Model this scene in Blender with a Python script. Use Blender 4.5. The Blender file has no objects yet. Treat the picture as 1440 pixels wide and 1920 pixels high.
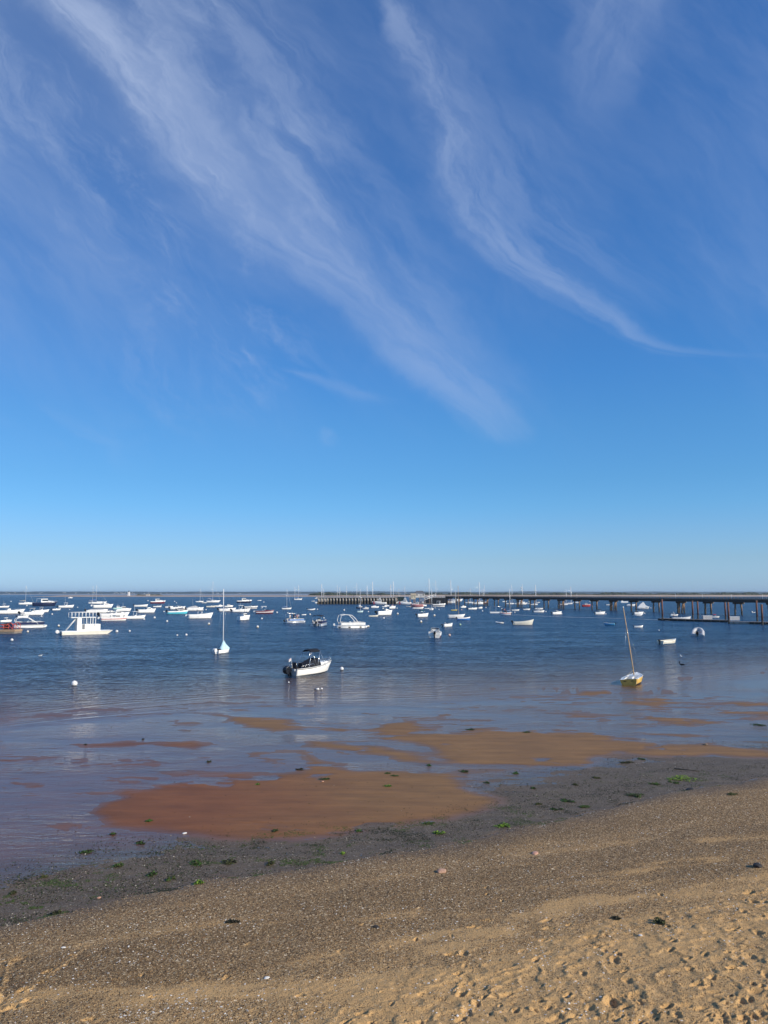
import bpy, bmesh, math, random
import numpy as np
from mathutils import Vector, Matrix, Euler
R = math.radians
SC = bpy.context.scene
COL = SC.collection

# ---------------------------------------------------------------- camera
CAM_H = 7.8                     # eye height above the water, on a deck over the beach
F_PX, PITCH = 1430.0, 6.107     # focal length in pixels of a 1440x1920 frame
cd = bpy.data.cameras.new('camera')
cam = bpy.data.objects.new('camera', cd)
COL.objects.link(cam)
cam.location = (0, 0, CAM_H)
cam.rotation_euler = (R(90 + PITCH), 0, 0)
cd.sensor_width = 36
cd.lens = F_PX / 1920 * 36
cd.clip_start, cd.clip_end = 0.1, 60000
SC.camera = cam

# ---------------------------------------------------------------- light
SUN_EL, SUN_AZ = 27.0, -28.0    # azimuth from +X, minus = towards the camera's back
sd = bpy.data.lights.new('sun', 'SUN')
sd.energy = 5.0
sd.angle = R(0.55)
sd.color = (1.0, 0.87, 0.68)
sun = bpy.data.objects.new('sun', sd)
COL.objects.link(sun)
sdir = Vector((math.cos(R(SUN_EL)) * math.cos(R(SUN_AZ)), math.cos(R(SUN_EL)) * math.sin(R(SUN_AZ)), math.sin(R(SUN_EL))))
sun.rotation_euler = sdir.to_track_quat('Z', 'Y').to_euler()
SC.view_settings.view_transform = 'Standard'
SC.view_settings.look = 'None'
SC.view_settings.exposure = 0.0
SC.view_settings.gamma = 1.0

def pix_dir(u, v):
    p = R(PITCH); x = (u - 720) / F_PX; y = (960 - v) / F_PX
    return (x, math.cos(p) - y * math.sin(p), math.sin(p) + y * math.cos(p))

# ---------------------------------------------------------------- node helper
class NT:
    def __init__(s, tree): s.t = tree; s.n = tree.nodes; s.l = tree.links
    def node(s, kind, **kw):
        n = s.n.new(kind)
        for k, v in kw.items():
            if k.startswith('i_'): pass
            else: setattr(n, k, v)
        return n
    def put(s, sock, v):
        if v is None: return
        if isinstance(v, bpy.types.NodeSocket): s.l.new(v, sock)
        else:
            if hasattr(sock, 'default_value'):
                if isinstance(v, (tuple, list)) and len(v) == 3 and sock.type == 'RGBA': v = (*v, 1)
                sock.default_value = v
    def m(s, op, a, b=None, c=None, clamp=False):
        n = s.node('ShaderNodeMath', operation=op, use_clamp=clamp)
        for i, x in enumerate((a, b, c)): s.put(n.inputs[i], x)
        return n.outputs[0]
    def mix(s, f, a, b, blend='MIX'):
        n = s.node('ShaderNodeMix', data_type='RGBA', blend_type=blend)
        s.put(n.inputs[0], f); s.put(n.inputs[6], a); s.put(n.inputs[7], b)
        return n.outputs[2]
    def mixf(s, f, a, b):
        n = s.node('ShaderNodeMix', data_type='FLOAT')
        s.put(n.inputs[0], f); s.put(n.inputs[2], a); s.put(n.inputs[3], b)
        return n.outputs[0]
    def sstep(s, x, a, b, to0=0.0, to1=1.0):
        n = s.node('ShaderNodeMapRange', interpolation_type='SMOOTHSTEP')
        for i, y in enumerate((x, a, b, to0, to1)): s.put(n.inputs[i], y)
        return n.outputs[0]
    def comb(s, x, y, z):
        n = s.node('ShaderNodeCombineXYZ')
        for i, a in enumerate((x, y, z)): s.put(n.inputs[i], a)
        return n.outputs[0]
    def sep(s, v):
        n = s.node('ShaderNodeSeparateXYZ'); s.put(n.inputs[0], v); return n.outputs
    def noise(s, vec, scale, detail=3, rough=0.5, dist=0.0):
        n = s.node('ShaderNodeTexNoise')
        s.put(n.inputs['Vector'], vec); s.put(n.inputs['Scale'], scale); s.put(n.inputs['Detail'], detail)
        s.put(n.inputs['Roughness'], rough); s.put(n.inputs['Distortion'], dist)
        return n.outputs[0]
    def vor(s, vec, scale, feature='F1'):
        n = s.node('ShaderNodeTexVoronoi', feature=feature)
        s.put(n.inputs['Vector'], vec); s.put(n.inputs['Scale'], scale)
        return n
    def ramp(s, f, pts, interp='LINEAR'):
        n = s.node('ShaderNodeValToRGB'); cr = n.color_ramp; cr.interpolation = interp
        while len(cr.elements) < len(pts): cr.elements.new(0.5)
        for e, (p, c) in zip(cr.elements, pts): e.position = p; e.color = (*c, 1) if len(c) == 3 else c
        s.put(n.inputs[0], f); return n.outputs[0]
    def attr(s, name):
        n = s.node('ShaderNodeAttribute', attribute_name=name); return n.outputs['Fac']
    def attrc(s, name):
        n = s.node('ShaderNodeAttribute', attribute_name=name); return n.outputs['Color']
    def vmul(s, v, k):
        n = s.node('ShaderNodeVectorMath', operation='MULTIPLY'); s.put(n.inputs[0], v); s.put(n.inputs[1], k); return n.outputs[0]
    def bump(s, h, strength, dist=1.0, normal=None):
        n = s.node('ShaderNodeBump'); s.put(n.inputs['Strength'], strength); s.put(n.inputs['Distance'], dist); s.put(n.inputs['Height'], h)
        if normal is not None: s.put(n.inputs['Normal'], normal)
        return n.outputs[0]

# ---------------------------------------------------------------- world: sky with cirrus streaks
W = bpy.data.worlds.new('World'); SC.world = W; W.use_nodes = True
w = NT(W.node_tree); w.n.clear()
sky = w.node('ShaderNodeTexSky', sky_type='NISHITA', sun_disc=False)
sky.sun_elevation = R(SUN_EL)
sky.sun_rotation = R(90 - SUN_AZ)
sky.altitude = 0
sky.air_density = 1.0
sky.dust_density = 0.35
sky.ozone_density = 3.0
tc = w.node('ShaderNodeTexCoord')
dx, dy, dz = w.sep(tc.outputs['Generated'])
front = w.sstep(dy, 0.05, 0.3)
dys = w.m('MAXIMUM', dy, 0.05)
P = w.m('DIVIDE', dx, dys)
Q = w.m('DIVIDE', dz, dys)
warp = w.m('MULTIPLY', w.m('SUBTRACT', w.noise(w.comb(P, Q, 0), 6, 5, 0.6), 0.5), 0.10)
P0 = w.m('ADD', P, warp)
def PQ(u, v):
    d = pix_dir(u, v); return d[0] / d[1], d[2] / d[1]
def fcurve(q01, pts):
    n = w.node('ShaderNodeFloatCurve'); c = n.mapping.curves[0]
    pts = sorted(pts)
    c.points[0].location = pts[0]; c.points[1].location = pts[-1]
    for p in pts[1:-1]: c.points.new(*p)
    n.mapping.extend = 'HORIZONTAL'; n.mapping.update(); w.put(n.inputs['Value'], q01); return n.outputs[0]
QMAX = 0.95
q01 = w.m('DIVIDE', Q, QMAX, clamp=True)
def streak(pts, fx=30.0, fq=3.5, sharp=0.35, seed=0.0, lo=0.32, hi=0.68):
    """pts: (u, v, half width px, strength) down the length of one wisp; returns its opacity"""
    A, Bw, I = [], [], []
    for (u, v, hw, st) in pts:
        p, q = PQ(u, v); q /= QMAX
        A.append((q, (p + 1) / 2)); Bw.append((q, hw / F_PX * 2)); I.append((q, st))
    I = sorted(I); e = 0.004
    I = ([(max(0, I[0][0] - e), 0)] if I[0][0] > e else []) + I + ([(min(1, I[-1][0] + e), 0)] if pts[0][1] > 5 else [])
    c = w.m('SUBTRACT', w.m('MULTIPLY', fcurve(q01, A), 2), 1)
    d = w.m('SUBTRACT', P0, c)
    hwq = w.m('MULTIPLY', fcurve(q01, Bw), 0.5)
    r = w.m('DIVIDE', d, hwq)
    # sharper on the left / lower edge, softer on the other side
    left = w.sstep(r, -1.0 - 0.2, -0.1)
    right = w.sstep(r, 0.0, 1.9, 1.0, 0.0)
    body = w.m('MULTIPLY', left, right)
    fib = w.noise(w.comb(w.m('MULTIPLY', d, fx), w.m('MULTIPLY', Q, fq), seed), 1.0, 5, 0.62, 0.4)
    fib2 = w.sstep(fib, lo, hi, sharp, 1.0)
    return w.m('MULTIPLY', w.m('MULTIPLY', body, fib2), fcurve(q01, I))
masks = [
    streak([(118, 0, 70, .80), (215, 100, 78, .88), (300, 205, 76, .76), (385, 320, 90, .48), (500, 440, 85, .44), (620, 520, 90, .46), (730, 615, 95, .40), (830, 710, 85, .50), (890, 770, 66, .46), (930, 822, 40, .26), (958, 850, 16, .0)], 20, 6, .25, 1.0, .34, .68),
    streak([(300, 0, 240, .46), (420, 150, 230, .50), (540, 330, 210, .50), (670, 480, 160, .42), (790, 640, 110, .28), (900, 790, 50, .0)], 13, 5, .22, 5.0, .36, .68),
    streak([(735, 0, 34, .50), (775, 100, 44, .50), (825, 230, 46, .58), (850, 330, 52, .54), (890, 420, 62, .52), (960, 490, 68, .46), (1060, 545, 56, .44), (1140, 600, 40, .46), (1200, 638, 36, .34), (1270, 658, 70, .20), (1340, 668, 110, .08), (1400, 673, 130, .0)], 24, 7, .22, 9.0, .36, .66),
    streak([(770, 40, 50, .0), (800, 120, 90, .26), (890, 300, 130, .32), (1010, 460, 150, .32), (1130, 560, 110, .20), (1220, 620, 60, .0)], 18, 5, .15, 13.0, .38, .68),
    streak([(1140, 0, 95, .50), (1130, 80, 85, .44), (1115, 170, 70, .26), (1100, 300, 50, .0)], 14, 4, .3, 17.0),
    streak([(520, 684, 10, .0), (580, 709, 28, .30), (650, 735, 40, .30), (720, 762, 60, .0)], 30, 20, .5, 21.0),
    streak([(455, 640, 6, .0), (466, 665, 7, .25), (474, 695, 7, .0)], 60, 20, .3, 25.0),
    streak([(602, 795, 6, .0), (612, 815, 14, .25), (616, 845, 10, .0)], 60, 20, .3, 29.0),
    streak([(80, 745, 10, .0), (120, 785, 22, .18), (175, 825, 30, .14), (215, 842, 20, .0)], 40, 20, .3, 33.0),
]
tot = masks[0]
for k in masks[1:]:   # screen blend
    tot = w.m('SUBTRACT', w.m('ADD', tot, k), w.m('MULTIPLY', tot, k))
veil = w.sstep(w.noise(w.comb(w.m('MULTIPLY', w.m('ADD', P0, w.m('MULTIPLY', Q, 0.75)), 3.2), w.m('MULTIPLY', Q, 1.6), 3.3), 1.0, 6, 0.62, 0.3), 0.40, 0.78, 0.0, 0.38)
veil = w.m('MULTIPLY', veil, w.sstep(Q, 0.12, 0.45))
left_side = w.m('MULTIPLY', w.sstep(P, 0.2, -0.5), w.sstep(Q, 0.3, 0.8, 0.04, 0.22))
wisps = w.sstep(w.noise(w.comb(w.m('MULTIPLY', w.m('ADD', P0, w.m('MULTIPLY', Q, 0.55)), 11.0), w.m('MULTIPLY', Q, 5.5), 8.1), 1.0, 7, 0.68, 0.8), 0.46, 0.74, 0.0, 0.34)
wisps = w.m('MULTIPLY', w.m('MULTIPLY', wisps, w.sstep(Q, 0.14, 0.26)), w.m('MULTIPLY', w.sstep(w.m('ADD', P, w.m('MULTIPLY', Q, 0.25)), 0.20, -0.02, 0.0, 1.0), w.sstep(w.noise(w.comb(w.m('MULTIPLY', P, 2.2), w.m('MULTIPLY', Q, 2.6), 4.4), 1.0, 2), 0.40, 0.60)))
tot = w.m('ADD', w.m('ADD', w.m('ADD', tot, veil), left_side), wisps)
tot = w.m('MULTIPLY', w.m('MULTIPLY', tot, front), 0.56, clamp=True)
# the clear air by height above the horizon, corrected from the model's yellowish evening horizon to the blue of the photograph
def lin(c):
    return tuple(((k / 255 + 0.055) / 1.055) ** 2.4 if k > 10 else k / 255 / 12.92 for k in c)
SKY = [(1112, (164, 160, 140), (150, 180, 208)), (1100, (161, 160, 142), (147, 179, 208)), (1050, (156, 168, 159), (142, 181, 209)), (1000, (141, 162, 167), (125, 177, 219)), (950, (129, 153, 168), (108, 170, 221)),
       (900, (119, 145, 167), (97, 162, 219)), (800, (104, 130, 159), (84, 148, 212)), (700, (93, 119, 150), (73, 136, 205)), (500, (80, 104, 138), (64, 120, 192)), (100, (70, 92, 124), (58, 108, 176))]
stops = []
for v, got, want in SKY:
    d = Vector(pix_dir(1000, v)).normalized()
    g, h = lin(got), lin(want)
    stops.append((max(0.0, d.z), tuple((0.79 + 0.06 * max(0, (v - 900) / 212)) * b / a for a, b in zip(g, h))))
stops.append((1.0, stops[-1][1]))
skycol = w.mix(1.0, sky.outputs[0], w.ramp(dz, stops), 'MULTIPLY')
lk = w.sstep(P, -0.6, 0.15, 0.86, 1.0)
skycol = w.mix(1.0, skycol, w.comb(lk, lk, lk), 'MULTIPLY')
cloudcol = (4.9, 5.9, 8.1)
col = w.mix(tot, skycol, cloudcol)
bg = w.node('ShaderNodeBackground'); w.put(bg.inputs['Color'], col); bg.inputs['Strength'].default_value = 0.1
wo = w.node('ShaderNodeOutputWorld'); w.l.new(bg.outputs[0], wo.inputs[0])

# ---------------------------------------------------------------- numpy noise
_rng = np.random.RandomState(7)
_LAT = _rng.rand(256, 256).astype(np.float32)
def vnoise(x, y):
    xi = np.floor(x).astype(np.int64); yi = np.floor(y).astype(np.int64)
    fx = (x - xi); fy = (y - yi)
    fx = fx * fx * (3 - 2 * fx); fy = fy * fy * (3 - 2 * fy)
    a = _LAT[xi & 255, yi & 255]; b = _LAT[(xi + 1) & 255, yi & 255]
    c = _LAT[xi & 255, (yi + 1) & 255]; d = _LAT[(xi + 1) & 255, (yi + 1) & 255]
    return (a * (1 - fx) + b * fx) * (1 - fy) + (c * (1 - fx) + d * fx) * fy
def fbm(x, y, octs=4, gain=0.5):
    s = 0; a = 1.0; t = 0
    for o in range(octs):
        s = s + a * vnoise(x * 2 ** o + 17.3 * o, y * 2 ** o + 5.1 * o); t += a; a *= gain
    return s / t
def smooth(x, a, b):
    t = np.clip((x - a) / (b - a), 0, 1); return t * t * (3 - 2 * t)

# ---------------------------------------------------------------- beach shape
def flat(u, v, z=0.0):
    d = pix_dir(u, v); t = (z - CAM_H) / d[2]
    return d[0] * t, d[1] * t
EDGE = [flat(*p) for p in ((-500, 1880), (-200, 1790), (0, 1735), (200, 1690), (380, 1650), (560, 1628), (700, 1601), (850, 1583), (960, 1556), (1100, 1526), (1250, 1486), (1440, 1458), (1700, 1425), (2300, 1370))]
SHORE = [flat(*p) for p in ((-500, 1385), (0, 1345), (200, 1325), (480, 1303), (700, 1298), (960, 1288), (1150, 1283), (1440, 1252), (2000, 1205))]
_ex, _ey = np.array([p[0] for p in EDGE]), np.array([p[1] for p in EDGE])
_sx, _sy = np.array([p[0] for p in SHORE]), np.array([p[1] for p in SHORE])
def edge_y(x): return np.interp(x, _ex, _ey)
def shore_y(x): return np.interp(x, _sx, _sy)
def base_z(x, y):
    s = (edge_y(x) - y) * 0.88
    up = np.where(s > 0, 0.02 + 0.085 * s + 0.05 * (1 - np.exp(-s / 0.6)), 0.0)
    up = np.minimum(up, 2.6)
    o = y - shore_y(x)
    down = np.where(o > 0, -0.012 - 0.016 * o, 0)
    down = np.maximum(down, -3.0)
    return np.where(s > 0, up, down)
def at(u, v):
    """the point of the beach or the water seen at a pixel of the photograph"""
    d = pix_dir(u, v); z = 0.0
    for _ in range(12):
        t = (z - CAM_H) / d[2]; x, y = d[0] * t, d[1] * t
        z = 0.5 * z + 0.5 * max(0.0, float(base_z(np.array(x), np.array(y))))
    t = (z - CAM_H) / d[2]
    return Vector((d[0] * t, d[1] * t, z))
BARS = [
 (1.0, [(175,1540),(168,1525),(185,1505),(230,1490),(300,1470),(380,1458),(480,1453),(560,1447),(575,1432),(563,1408),(590,1418),(613,1430),(667,1443),(720,1443),(807,1447),(847,1457),(880,1477),(947,1497),(943,1507),(897,1527),(847,1538),(747,1552),(680,1558),(613,1570),(547,1577),(480,1576),(400,1574),(300,1562),(200,1550)]),
 (1.0, [(693,1372),(720,1357),(757,1350),(797,1352),(783,1362),(800,1368),(847,1373),(893,1368),(960,1372),(1003,1365),(1043,1365),(1117,1367),(1140,1380),(1147,1387),(1193,1388),(1240,1395),(1327,1393),(1360,1397),(1440,1407),(1600,1412),(1600,1428),(1440,1423),(1360,1420),(1337,1417),(1293,1422),(1227,1420),(1167,1412),(1133,1418),(1123,1427),(1123,1433),(1107,1440),(1070,1437),(993,1440),(960,1437),(863,1435),(840,1427),(827,1417),(813,1410),(800,1398),(773,1390),(713,1387),(697,1380)]),
 (.6, [(573,1387),(647,1393),(720,1395),(773,1410),(807,1425),(800,1430),(747,1430),(713,1420),(680,1415),(640,1411),(607,1403),(577,1395)]),
 (.6, [(480,1343),(547,1345),(560,1360),(613,1365),(660,1368),(647,1373),(590,1370),(540,1370),(513,1373),(470,1366),(433,1357),(407,1340)]),
 (.4, [(320,1348),(383,1353),(378,1358),(333,1358)]), (.3, [(343,1368),(390,1380),(353,1377)]),
 (.45, [(97,1393),(167,1392),(240,1390),(300,1392),(367,1387),(410,1397),(367,1407),(267,1400),(167,1402),(117,1398)]),
 (.3, [(117,1407),(200,1413),(167,1418)]), (.4, [(287,1428),(333,1428),(310,1438)]),
 (.45, [(433,1417),(480,1412),(530,1423),(500,1429),(450,1424)]),
 (.4, [(1077,1297),(1143,1300),(1127,1306),(1090,1303)]),
 (.5, [(1157,1318),(1173,1309),(1237,1308),(1267,1318),(1257,1330),(1207,1328)]),
 (.5, [(1187,1340),(1243,1343),(1293,1345),(1353,1357),(1293,1361),(1227,1352)]),
 (.6, [(1190,1373),(1293,1375),(1337,1380),(1293,1386),(1213,1380)]),
 (.5, [(1317,1325),(1373,1332),(1440,1333),(1560,1333),(1560,1352),(1440,1350),(1387,1348),(1343,1337)]),
 (.4, [(1353,1318),(1440,1318),(1560,1316),(1560,1326),(1440,1325),(1377,1323)]),
 (.6, [(713,1343),(780,1345),(847,1335),(852,1341),(797,1349),(740,1347)]), (.35, [(677,1335),(710,1340),(687,1342)]),
 (.4, [(1053,1337),(1127,1347),(1077,1343)]), (.4, [(847,1360),(890,1355),(957,1360),(880,1363)]),
 (.4, [(557,1377),(600,1377),(593,1382),(563,1380)]), (.35, [(607,1402),(640,1402),(667,1417),(627,1413)]),
 (.2, [(30,1470),(90,1462),(110,1478),(60,1486)]), (.25, [(130,1535),(60,1552),(110,1558),(185,1550)]),
]
def poly_sd(px, py, poly):
    n = len(poly); d2 = np.full(px.shape, 1e9); ins = np.zeros(px.shape, bool)
    for i in range(n):
        ax, ay = poly[i]; bx, by = poly[(i + 1) % n]
        ex, ey = bx - ax, by - ay; L2 = ex * ex + ey * ey + 1e-12
        t = np.clip(((px - ax) * ex + (py - ay) * ey) / L2, 0, 1)
        d2 = np.minimum(d2, (px - ax - t * ex) ** 2 + (py - ay - t * ey) ** 2)
        c = ((ay > py) != (by > py)) & (px < (bx - ax) * (py - ay) / (by - ay + 1e-12) + ax)
        ins ^= c
    return np.where(ins, 1, -1) * np.sqrt(d2)
BARS_W = [(k, [flat(*p) for p in poly]) for k, poly in BARS]

# footprints and scuffs in the dry sand: (u, v, length px)
DENTS = [(960 + x / 3, 1560 + y / 3, s) for x, y, s in ((200,550,20),(175,615,16),(50,680,12),(135,735,20),(280,750,22),(400,810,22),(580,740,26),(880,465,10),(890,398,9),(840,360,12),(880,540,10),(830,575,12),(912,625,12),(895,675,16),(990,725,12),(1000,785,14),(970,750,12),(1130,835,16),(1110,865,18),(1130,910,18),(1225,938,16),(1295,965,20),(1400,878,16),(1370,905,34),(1430,810,24),(1350,720,36),(700,940,40),(560,975,38),(260,1060,44),(340,1050,30),(500,1060,30),(590,1060,34),(790,1040,34),(870,1000,26),(1180,1060,36),(1310,1060,22),(1400,1030,22),(1360,1045,20),(205,990,18),(310,940,18),(235,900,12),(1390,575,22),(1260,548,14),(430,598,14),(470,598,12),(530,592,12),(320,527,12),(190,505,24),(1300,450,16),(1420,395,16),(1360,390,18),(1330,340,22),(970,990,28),(1040,870,26),(650,850,24),(630,800,20),(440,1000,20),(20,1020,18),(150,960,22),(640,1000,26),(930,1050,22),(1060,1010,24),(1240,780,22),(1090,700,14),(600,700,20),(480,660,16),(520,680,16),(1150,960,26))]
DENTS += [(480 + x / 3, 1560 + y / 3, s) for x, y, s in ((915,430,10),(690,530,12),(1295,310,10),(1300,350,11),(1385,385,12),(1090,690,20),(1170,690,22),(1170,765,18),(1130,810,24),(1215,860,16),(1275,890,16),(1150,920,26),(1240,975,22),(1345,930,18),(1410,920,28),(1190,1020,30),(1150,1060,26),(590,1030,24),(920,920,12),(700,910,10),(760,645,9),(240,930,18),(1220,540,20),(900,600,14),(470,670,14),(600,520,12),(1290,500,18),(1100,590,14),(500,1080,20))]
DENTS += [(x / 3, 1500 + y / 3, s) for x, y, s in ((800,990,14),(370,935,16),(270,970,24),(230,1030,14),(500,1235,24),(1390,815,14),(1270,1000,16),(640,1010,10),(410,880,10),(120,1080,22),(140,1135,22),(60,1170,26),(850,1110,12))]
_r = random.Random(4)
for _ in range(60):
    u = 1440 - 800 * _r.random() ** 1.6; v = 1925 - 200 * _r.random() ** 1.5
    if v > 1890 - (u - 600) * 0.2: DENTS.append((u, v, _r.uniform(7, 17)))
SANDLINE = [flat(*p) for p in ((-600, 2150), (-100, 2050), (300, 1985), (600, 1915), (800, 1860), (1000, 1800), (1200, 1745), (1440, 1680), (2000, 1580))]
_qx, _qy = np.array([p[0] for p in SANDLINE]), np.array([p[1] for p in SANDLINE])

def clean_h(x, y):
    """height of the ground with bars, ripples and footprints"""
    z = base_z(x, y)
    s = (edge_y(x) - y) * 0.88
    o = y - shore_y(x)
    # edge wander for the gravel toe
    toe = (fbm(x * 1.1, y * 1.1, 4) - 0.5) * 0.9
    flatm = 1 - smooth(s + toe, -0.1, 0.35)
    bar = np.zeros_like(x)
    for k, poly in BARS_W:
        xs = [p[0] for p in poly]; ys = [p[1] for p in poly]
        m = (x > min(xs) - 2) & (x < max(xs) + 2) & (y > min(ys) - 2) & (y < max(ys) + 2)
        if not m.any(): continue
        px, py = x[m], y[m]
        wob = (fbm(px * 0.8, py * 0.8, 4) - 0.5) * 0.9 * (0.4 + 0.6 * (1 - k))
        sdv = poly_sd(px, py, poly) + wob
        amp = 0.032 * (0.45 + 0.55 * k)
        sdv = sdv - 0.30
        pud = smooth(fbm(px * .42 + 13, py * .75 + 4, 4, .55), .60, .70) * smooth(sdv, 2.6, .6)
        h = smooth(sdv, -1.0, 1.0) * amp * (1 - .75 * pud)
        bar[m] = np.maximum(bar[m], h)
    wx_ = x + 2.2 * fbm(x * .25, y * .25 + 30, 3); wy_ = y + 1.6 * fbm(x * .3 + 50, y * .3, 3)
    rip = (fbm(wx_ * 0.30 + 40, wy_ * 0.85, 6, 0.58) - 0.5) * 0.058 + (fbm(x * 2.2, y * 3.6 + 9, 4, .6) - 0.5) * 0.010
    fx_ = x + 3.0 * fbm(x * .18 + 3, y * .2, 3); fy_ = y + 1.3 * fbm(x * .35, y * .5 + 11, 4)
    rip = rip + (fbm(fx_ * .55 + 80, fy_ * 2.3, 5, .62) - .5) * .048
    rip = rip * (0.30 + 0.70 * smooth(s, -2.0, -8.0)) * (0.45 + 0.9 * smooth(fbm(x * .09 + 7, y * .11, 2), .35, .65))
    land_fade = smooth(o, 12, 2)
    zf = -0.0095 + bar + rip * (1 - 0.60 * np.minimum(1, bar / 0.025)) 
    damp_ = smooth(s + toe + 1.8 * smooth(x, 0, 5), -5.5, -1.4) * (1 - smooth(bar, .002, .012)) * flatm
    zf = zf + damp_ * (0.0150 + (fbm(x * 3.1 + 5, y * 3.3, 4, .6) - 0.5) * 0.014 - rip * .6)
    zf = zf * 1.0 + z * (o > 0)
    zf = np.where(o > 0, zf - 0.0 * o, zf)
    beach = np.maximum(z, -0.02) + 0.012 * smooth(s, 0, 1)
    dune = (fbm(x * 0.45, y * 0.6 + 3, 4) - 0.5) * 0.10 * smooth(s, 0.3, 5)
    tr_ = np.interp(x, _qx, _qy) - y
    rdg = 1 - 2 * np.abs(fbm(x * 1.9 + 60, y * 2.1, 3, .55) - 0.5)
    dune = dune + (smooth(rdg, .72, 1.0) * 0.026 + (fbm(x * 4.2, y * 4.6 + 2, 3) - .5) * .040) * smooth(tr_ + (fbm(x * .5, y * .5, 3) - .5) * 3, -1.0, 2.2)
    grit = (fbm(x * 9, y * 9, 4, 0.65) - 0.5) * 0.022 * smooth(s, 0.0, 1.0)
    zb = beach + dune + grit
    out = zf * flatm + zb * (1 - flatm)
    out = np.where(o > 0, zf, out)
    return out, flatm, bar, s, o, toe
def link(o, parent=None):
    COL.objects.link(o)
    if parent is not None: o.parent = parent
    return o
def tag(o, label=None, cat=None, group=None, kind=None):
    if label: o['label'] = label
    if cat: o['category'] = cat
    if group: o['group'] = group
    if kind: o['kind'] = kind
    return o
def np_mesh(name, co, quads, mat=None, attrs=None, smooth_sh=True, tris=None):
    me = bpy.data.meshes.new(name)
    co = np.asarray(co, np.float32)
    me.vertices.add(len(co)); me.vertices.foreach_set('co', co.ravel())
    k = quads.shape[1]
    me.loops.add(quads.size); me.loops.foreach_set('vertex_index', quads.astype(np.int32).ravel())
    me.polygons.add(len(quads))
    me.polygons.foreach_set('loop_start', np.arange(len(quads), dtype=np.int32) * k)
    me.polygons.foreach_set('use_smooth', np.full(len(quads), smooth_sh))
    me.update(calc_edges=True)
    for n, a in (attrs or {}).items():
        a = np.asarray(a, np.float32)
        if a.ndim == 1:
            at_ = me.attributes.new(n, 'FLOAT', 'POINT'); at_.data.foreach_set('value', a)
        else:
            at_ = me.attributes.new(n, 'FLOAT_COLOR', 'POINT'); at_.data.foreach_set('color', a.ravel())
    if mat: me.materials.append(mat)
    return me
def grid_quads(nr, nc):
    i = np.arange(nr * nc).reshape(nr, nc)
    return np.stack([i[:-1, :-1], i[:-1, 1:], i[1:, 1:], i[1:, :-1]], -1).reshape(-1, 4)
def new_mat(name):
    m = bpy.data.materials.new(name); m.use_nodes = True; t = NT(m.node_tree); t.n.clear()
    out = t.node('ShaderNodeOutputMaterial'); return m, t, out
def princ(t, out, color, rough=0.5, normal=None, metal=0.0, spec=0.5, **kw):
    b = t.node('ShaderNodeBsdfPrincipled')
    t.put(b.inputs['Base Color'], color); t.put(b.inputs['Roughness'], rough); t.put(b.inputs['Metallic'], metal)
    t.put(b.inputs['Specular IOR Level'], spec)
    if normal is not None: t.put(b.inputs['Normal'], normal)
    for k, v in kw.items(): t.put(b.inputs[k], v)
    if out is not None: t.l.new(b.outputs[0], out.inputs[0])
    return b.outputs[0]

# ---------------------------------------------------------------- ground sheet
rows = []
for v in np.arange(1985, 1300, -0.62): rows.append(flat(720, v)[1])
y = rows[-1]
while y < 60: y += 0.35; rows.append(y)
while y < 700: y *= 1.06; rows.append(y)
rows += [1200, 2400, 6000, 15000, 40000]
# nearer rows: the beach is higher than the water, so go closer than the frame's foot
near = [-30, -12, -4, 0, 2.5, 4.5, 6, 7.2, 8.0]
y0 = 8.4
dn = []
yy = y0
while yy < rows[0]: dn.append(yy); yy += 0.012 * (yy / 10)
rows = np.array(near + dn + rows)
sc_ = np.concatenate([[-6, -3, -1.8, -1.2, -0.9, -0.75, -0.66, -0.6], np.linspace(-0.55, 0.55, 920), [0.6, 0.66, 0.75, 0.9, 1.2, 1.8, 3, 6]])
RY, RS = np.meshgrid(rows, sc_, indexing='ij')
GX = RS * np.maximum(RY, 9.0); GY = RY.copy()
GZ, flatm, bar, s_, o_, toe = clean_h(GX, GY)
_fy = GY > 75
# footprints
damp = np.zeros_like(GZ)
for (u, v, ln) in DENTS:
    p = at(u, v); L = ln / F_PX * p.length * 0.5 + 0.01
    rr = random.Random(int(u * 7 + v)); a = rr.uniform(-1.0, 1.0) + 0.9
    r0 = np.searchsorted(rows, p.y - 3 * L); r1 = np.searchsorted(rows, p.y + 3 * L)
    if r1 - r0 < 2: continue
    X = GX[r0:r1]; Y = GY[r0:r1]
    c0 = np.searchsorted(X[0], p.x - 3 * L); c1 = np.searchsorted(X[-1], p.x + 3 * L)
    X = GX[r0:r1, c0 - 6:c1 + 6]; Y = GY[r0:r1, c0 - 6:c1 + 6]
    if X.size == 0: continue
    dx_, dy_ = X - p.x, Y - p.y
    wob = 1 + 0.95 * (fbm(X * 9 + u, Y * 9 + v, 3) - 0.5)
    ca, sa = math.cos(a), math.sin(a)
    ex = (dx_ * ca + dy_ * sa) / L; ey = (-dx_ * sa + dy_ * ca) / (L * rr.uniform(0.45, 0.7))
    r = np.sqrt(ex ** 2 + ey ** 2) * wob
    dep = min(0.05, 0.012 + L * 0.20) * rr.uniform(.5, 1.2)
    GZ[r0:r1, c0 - 6:c1 + 6] += -dep * (1 - smooth(r, 0.45, 1.0)) + dep * 0.5 * np.exp(-((r - 1.25) / 0.28) ** 2) * (0.6 + 0.4 * np.sign(ex))
    damp[r0:r1, c0 - 6:c1 + 6] = np.maximum(damp[r0:r1, c0 - 6:c1 + 6], 1 - smooth(r, 0.3, 1.6))
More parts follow.
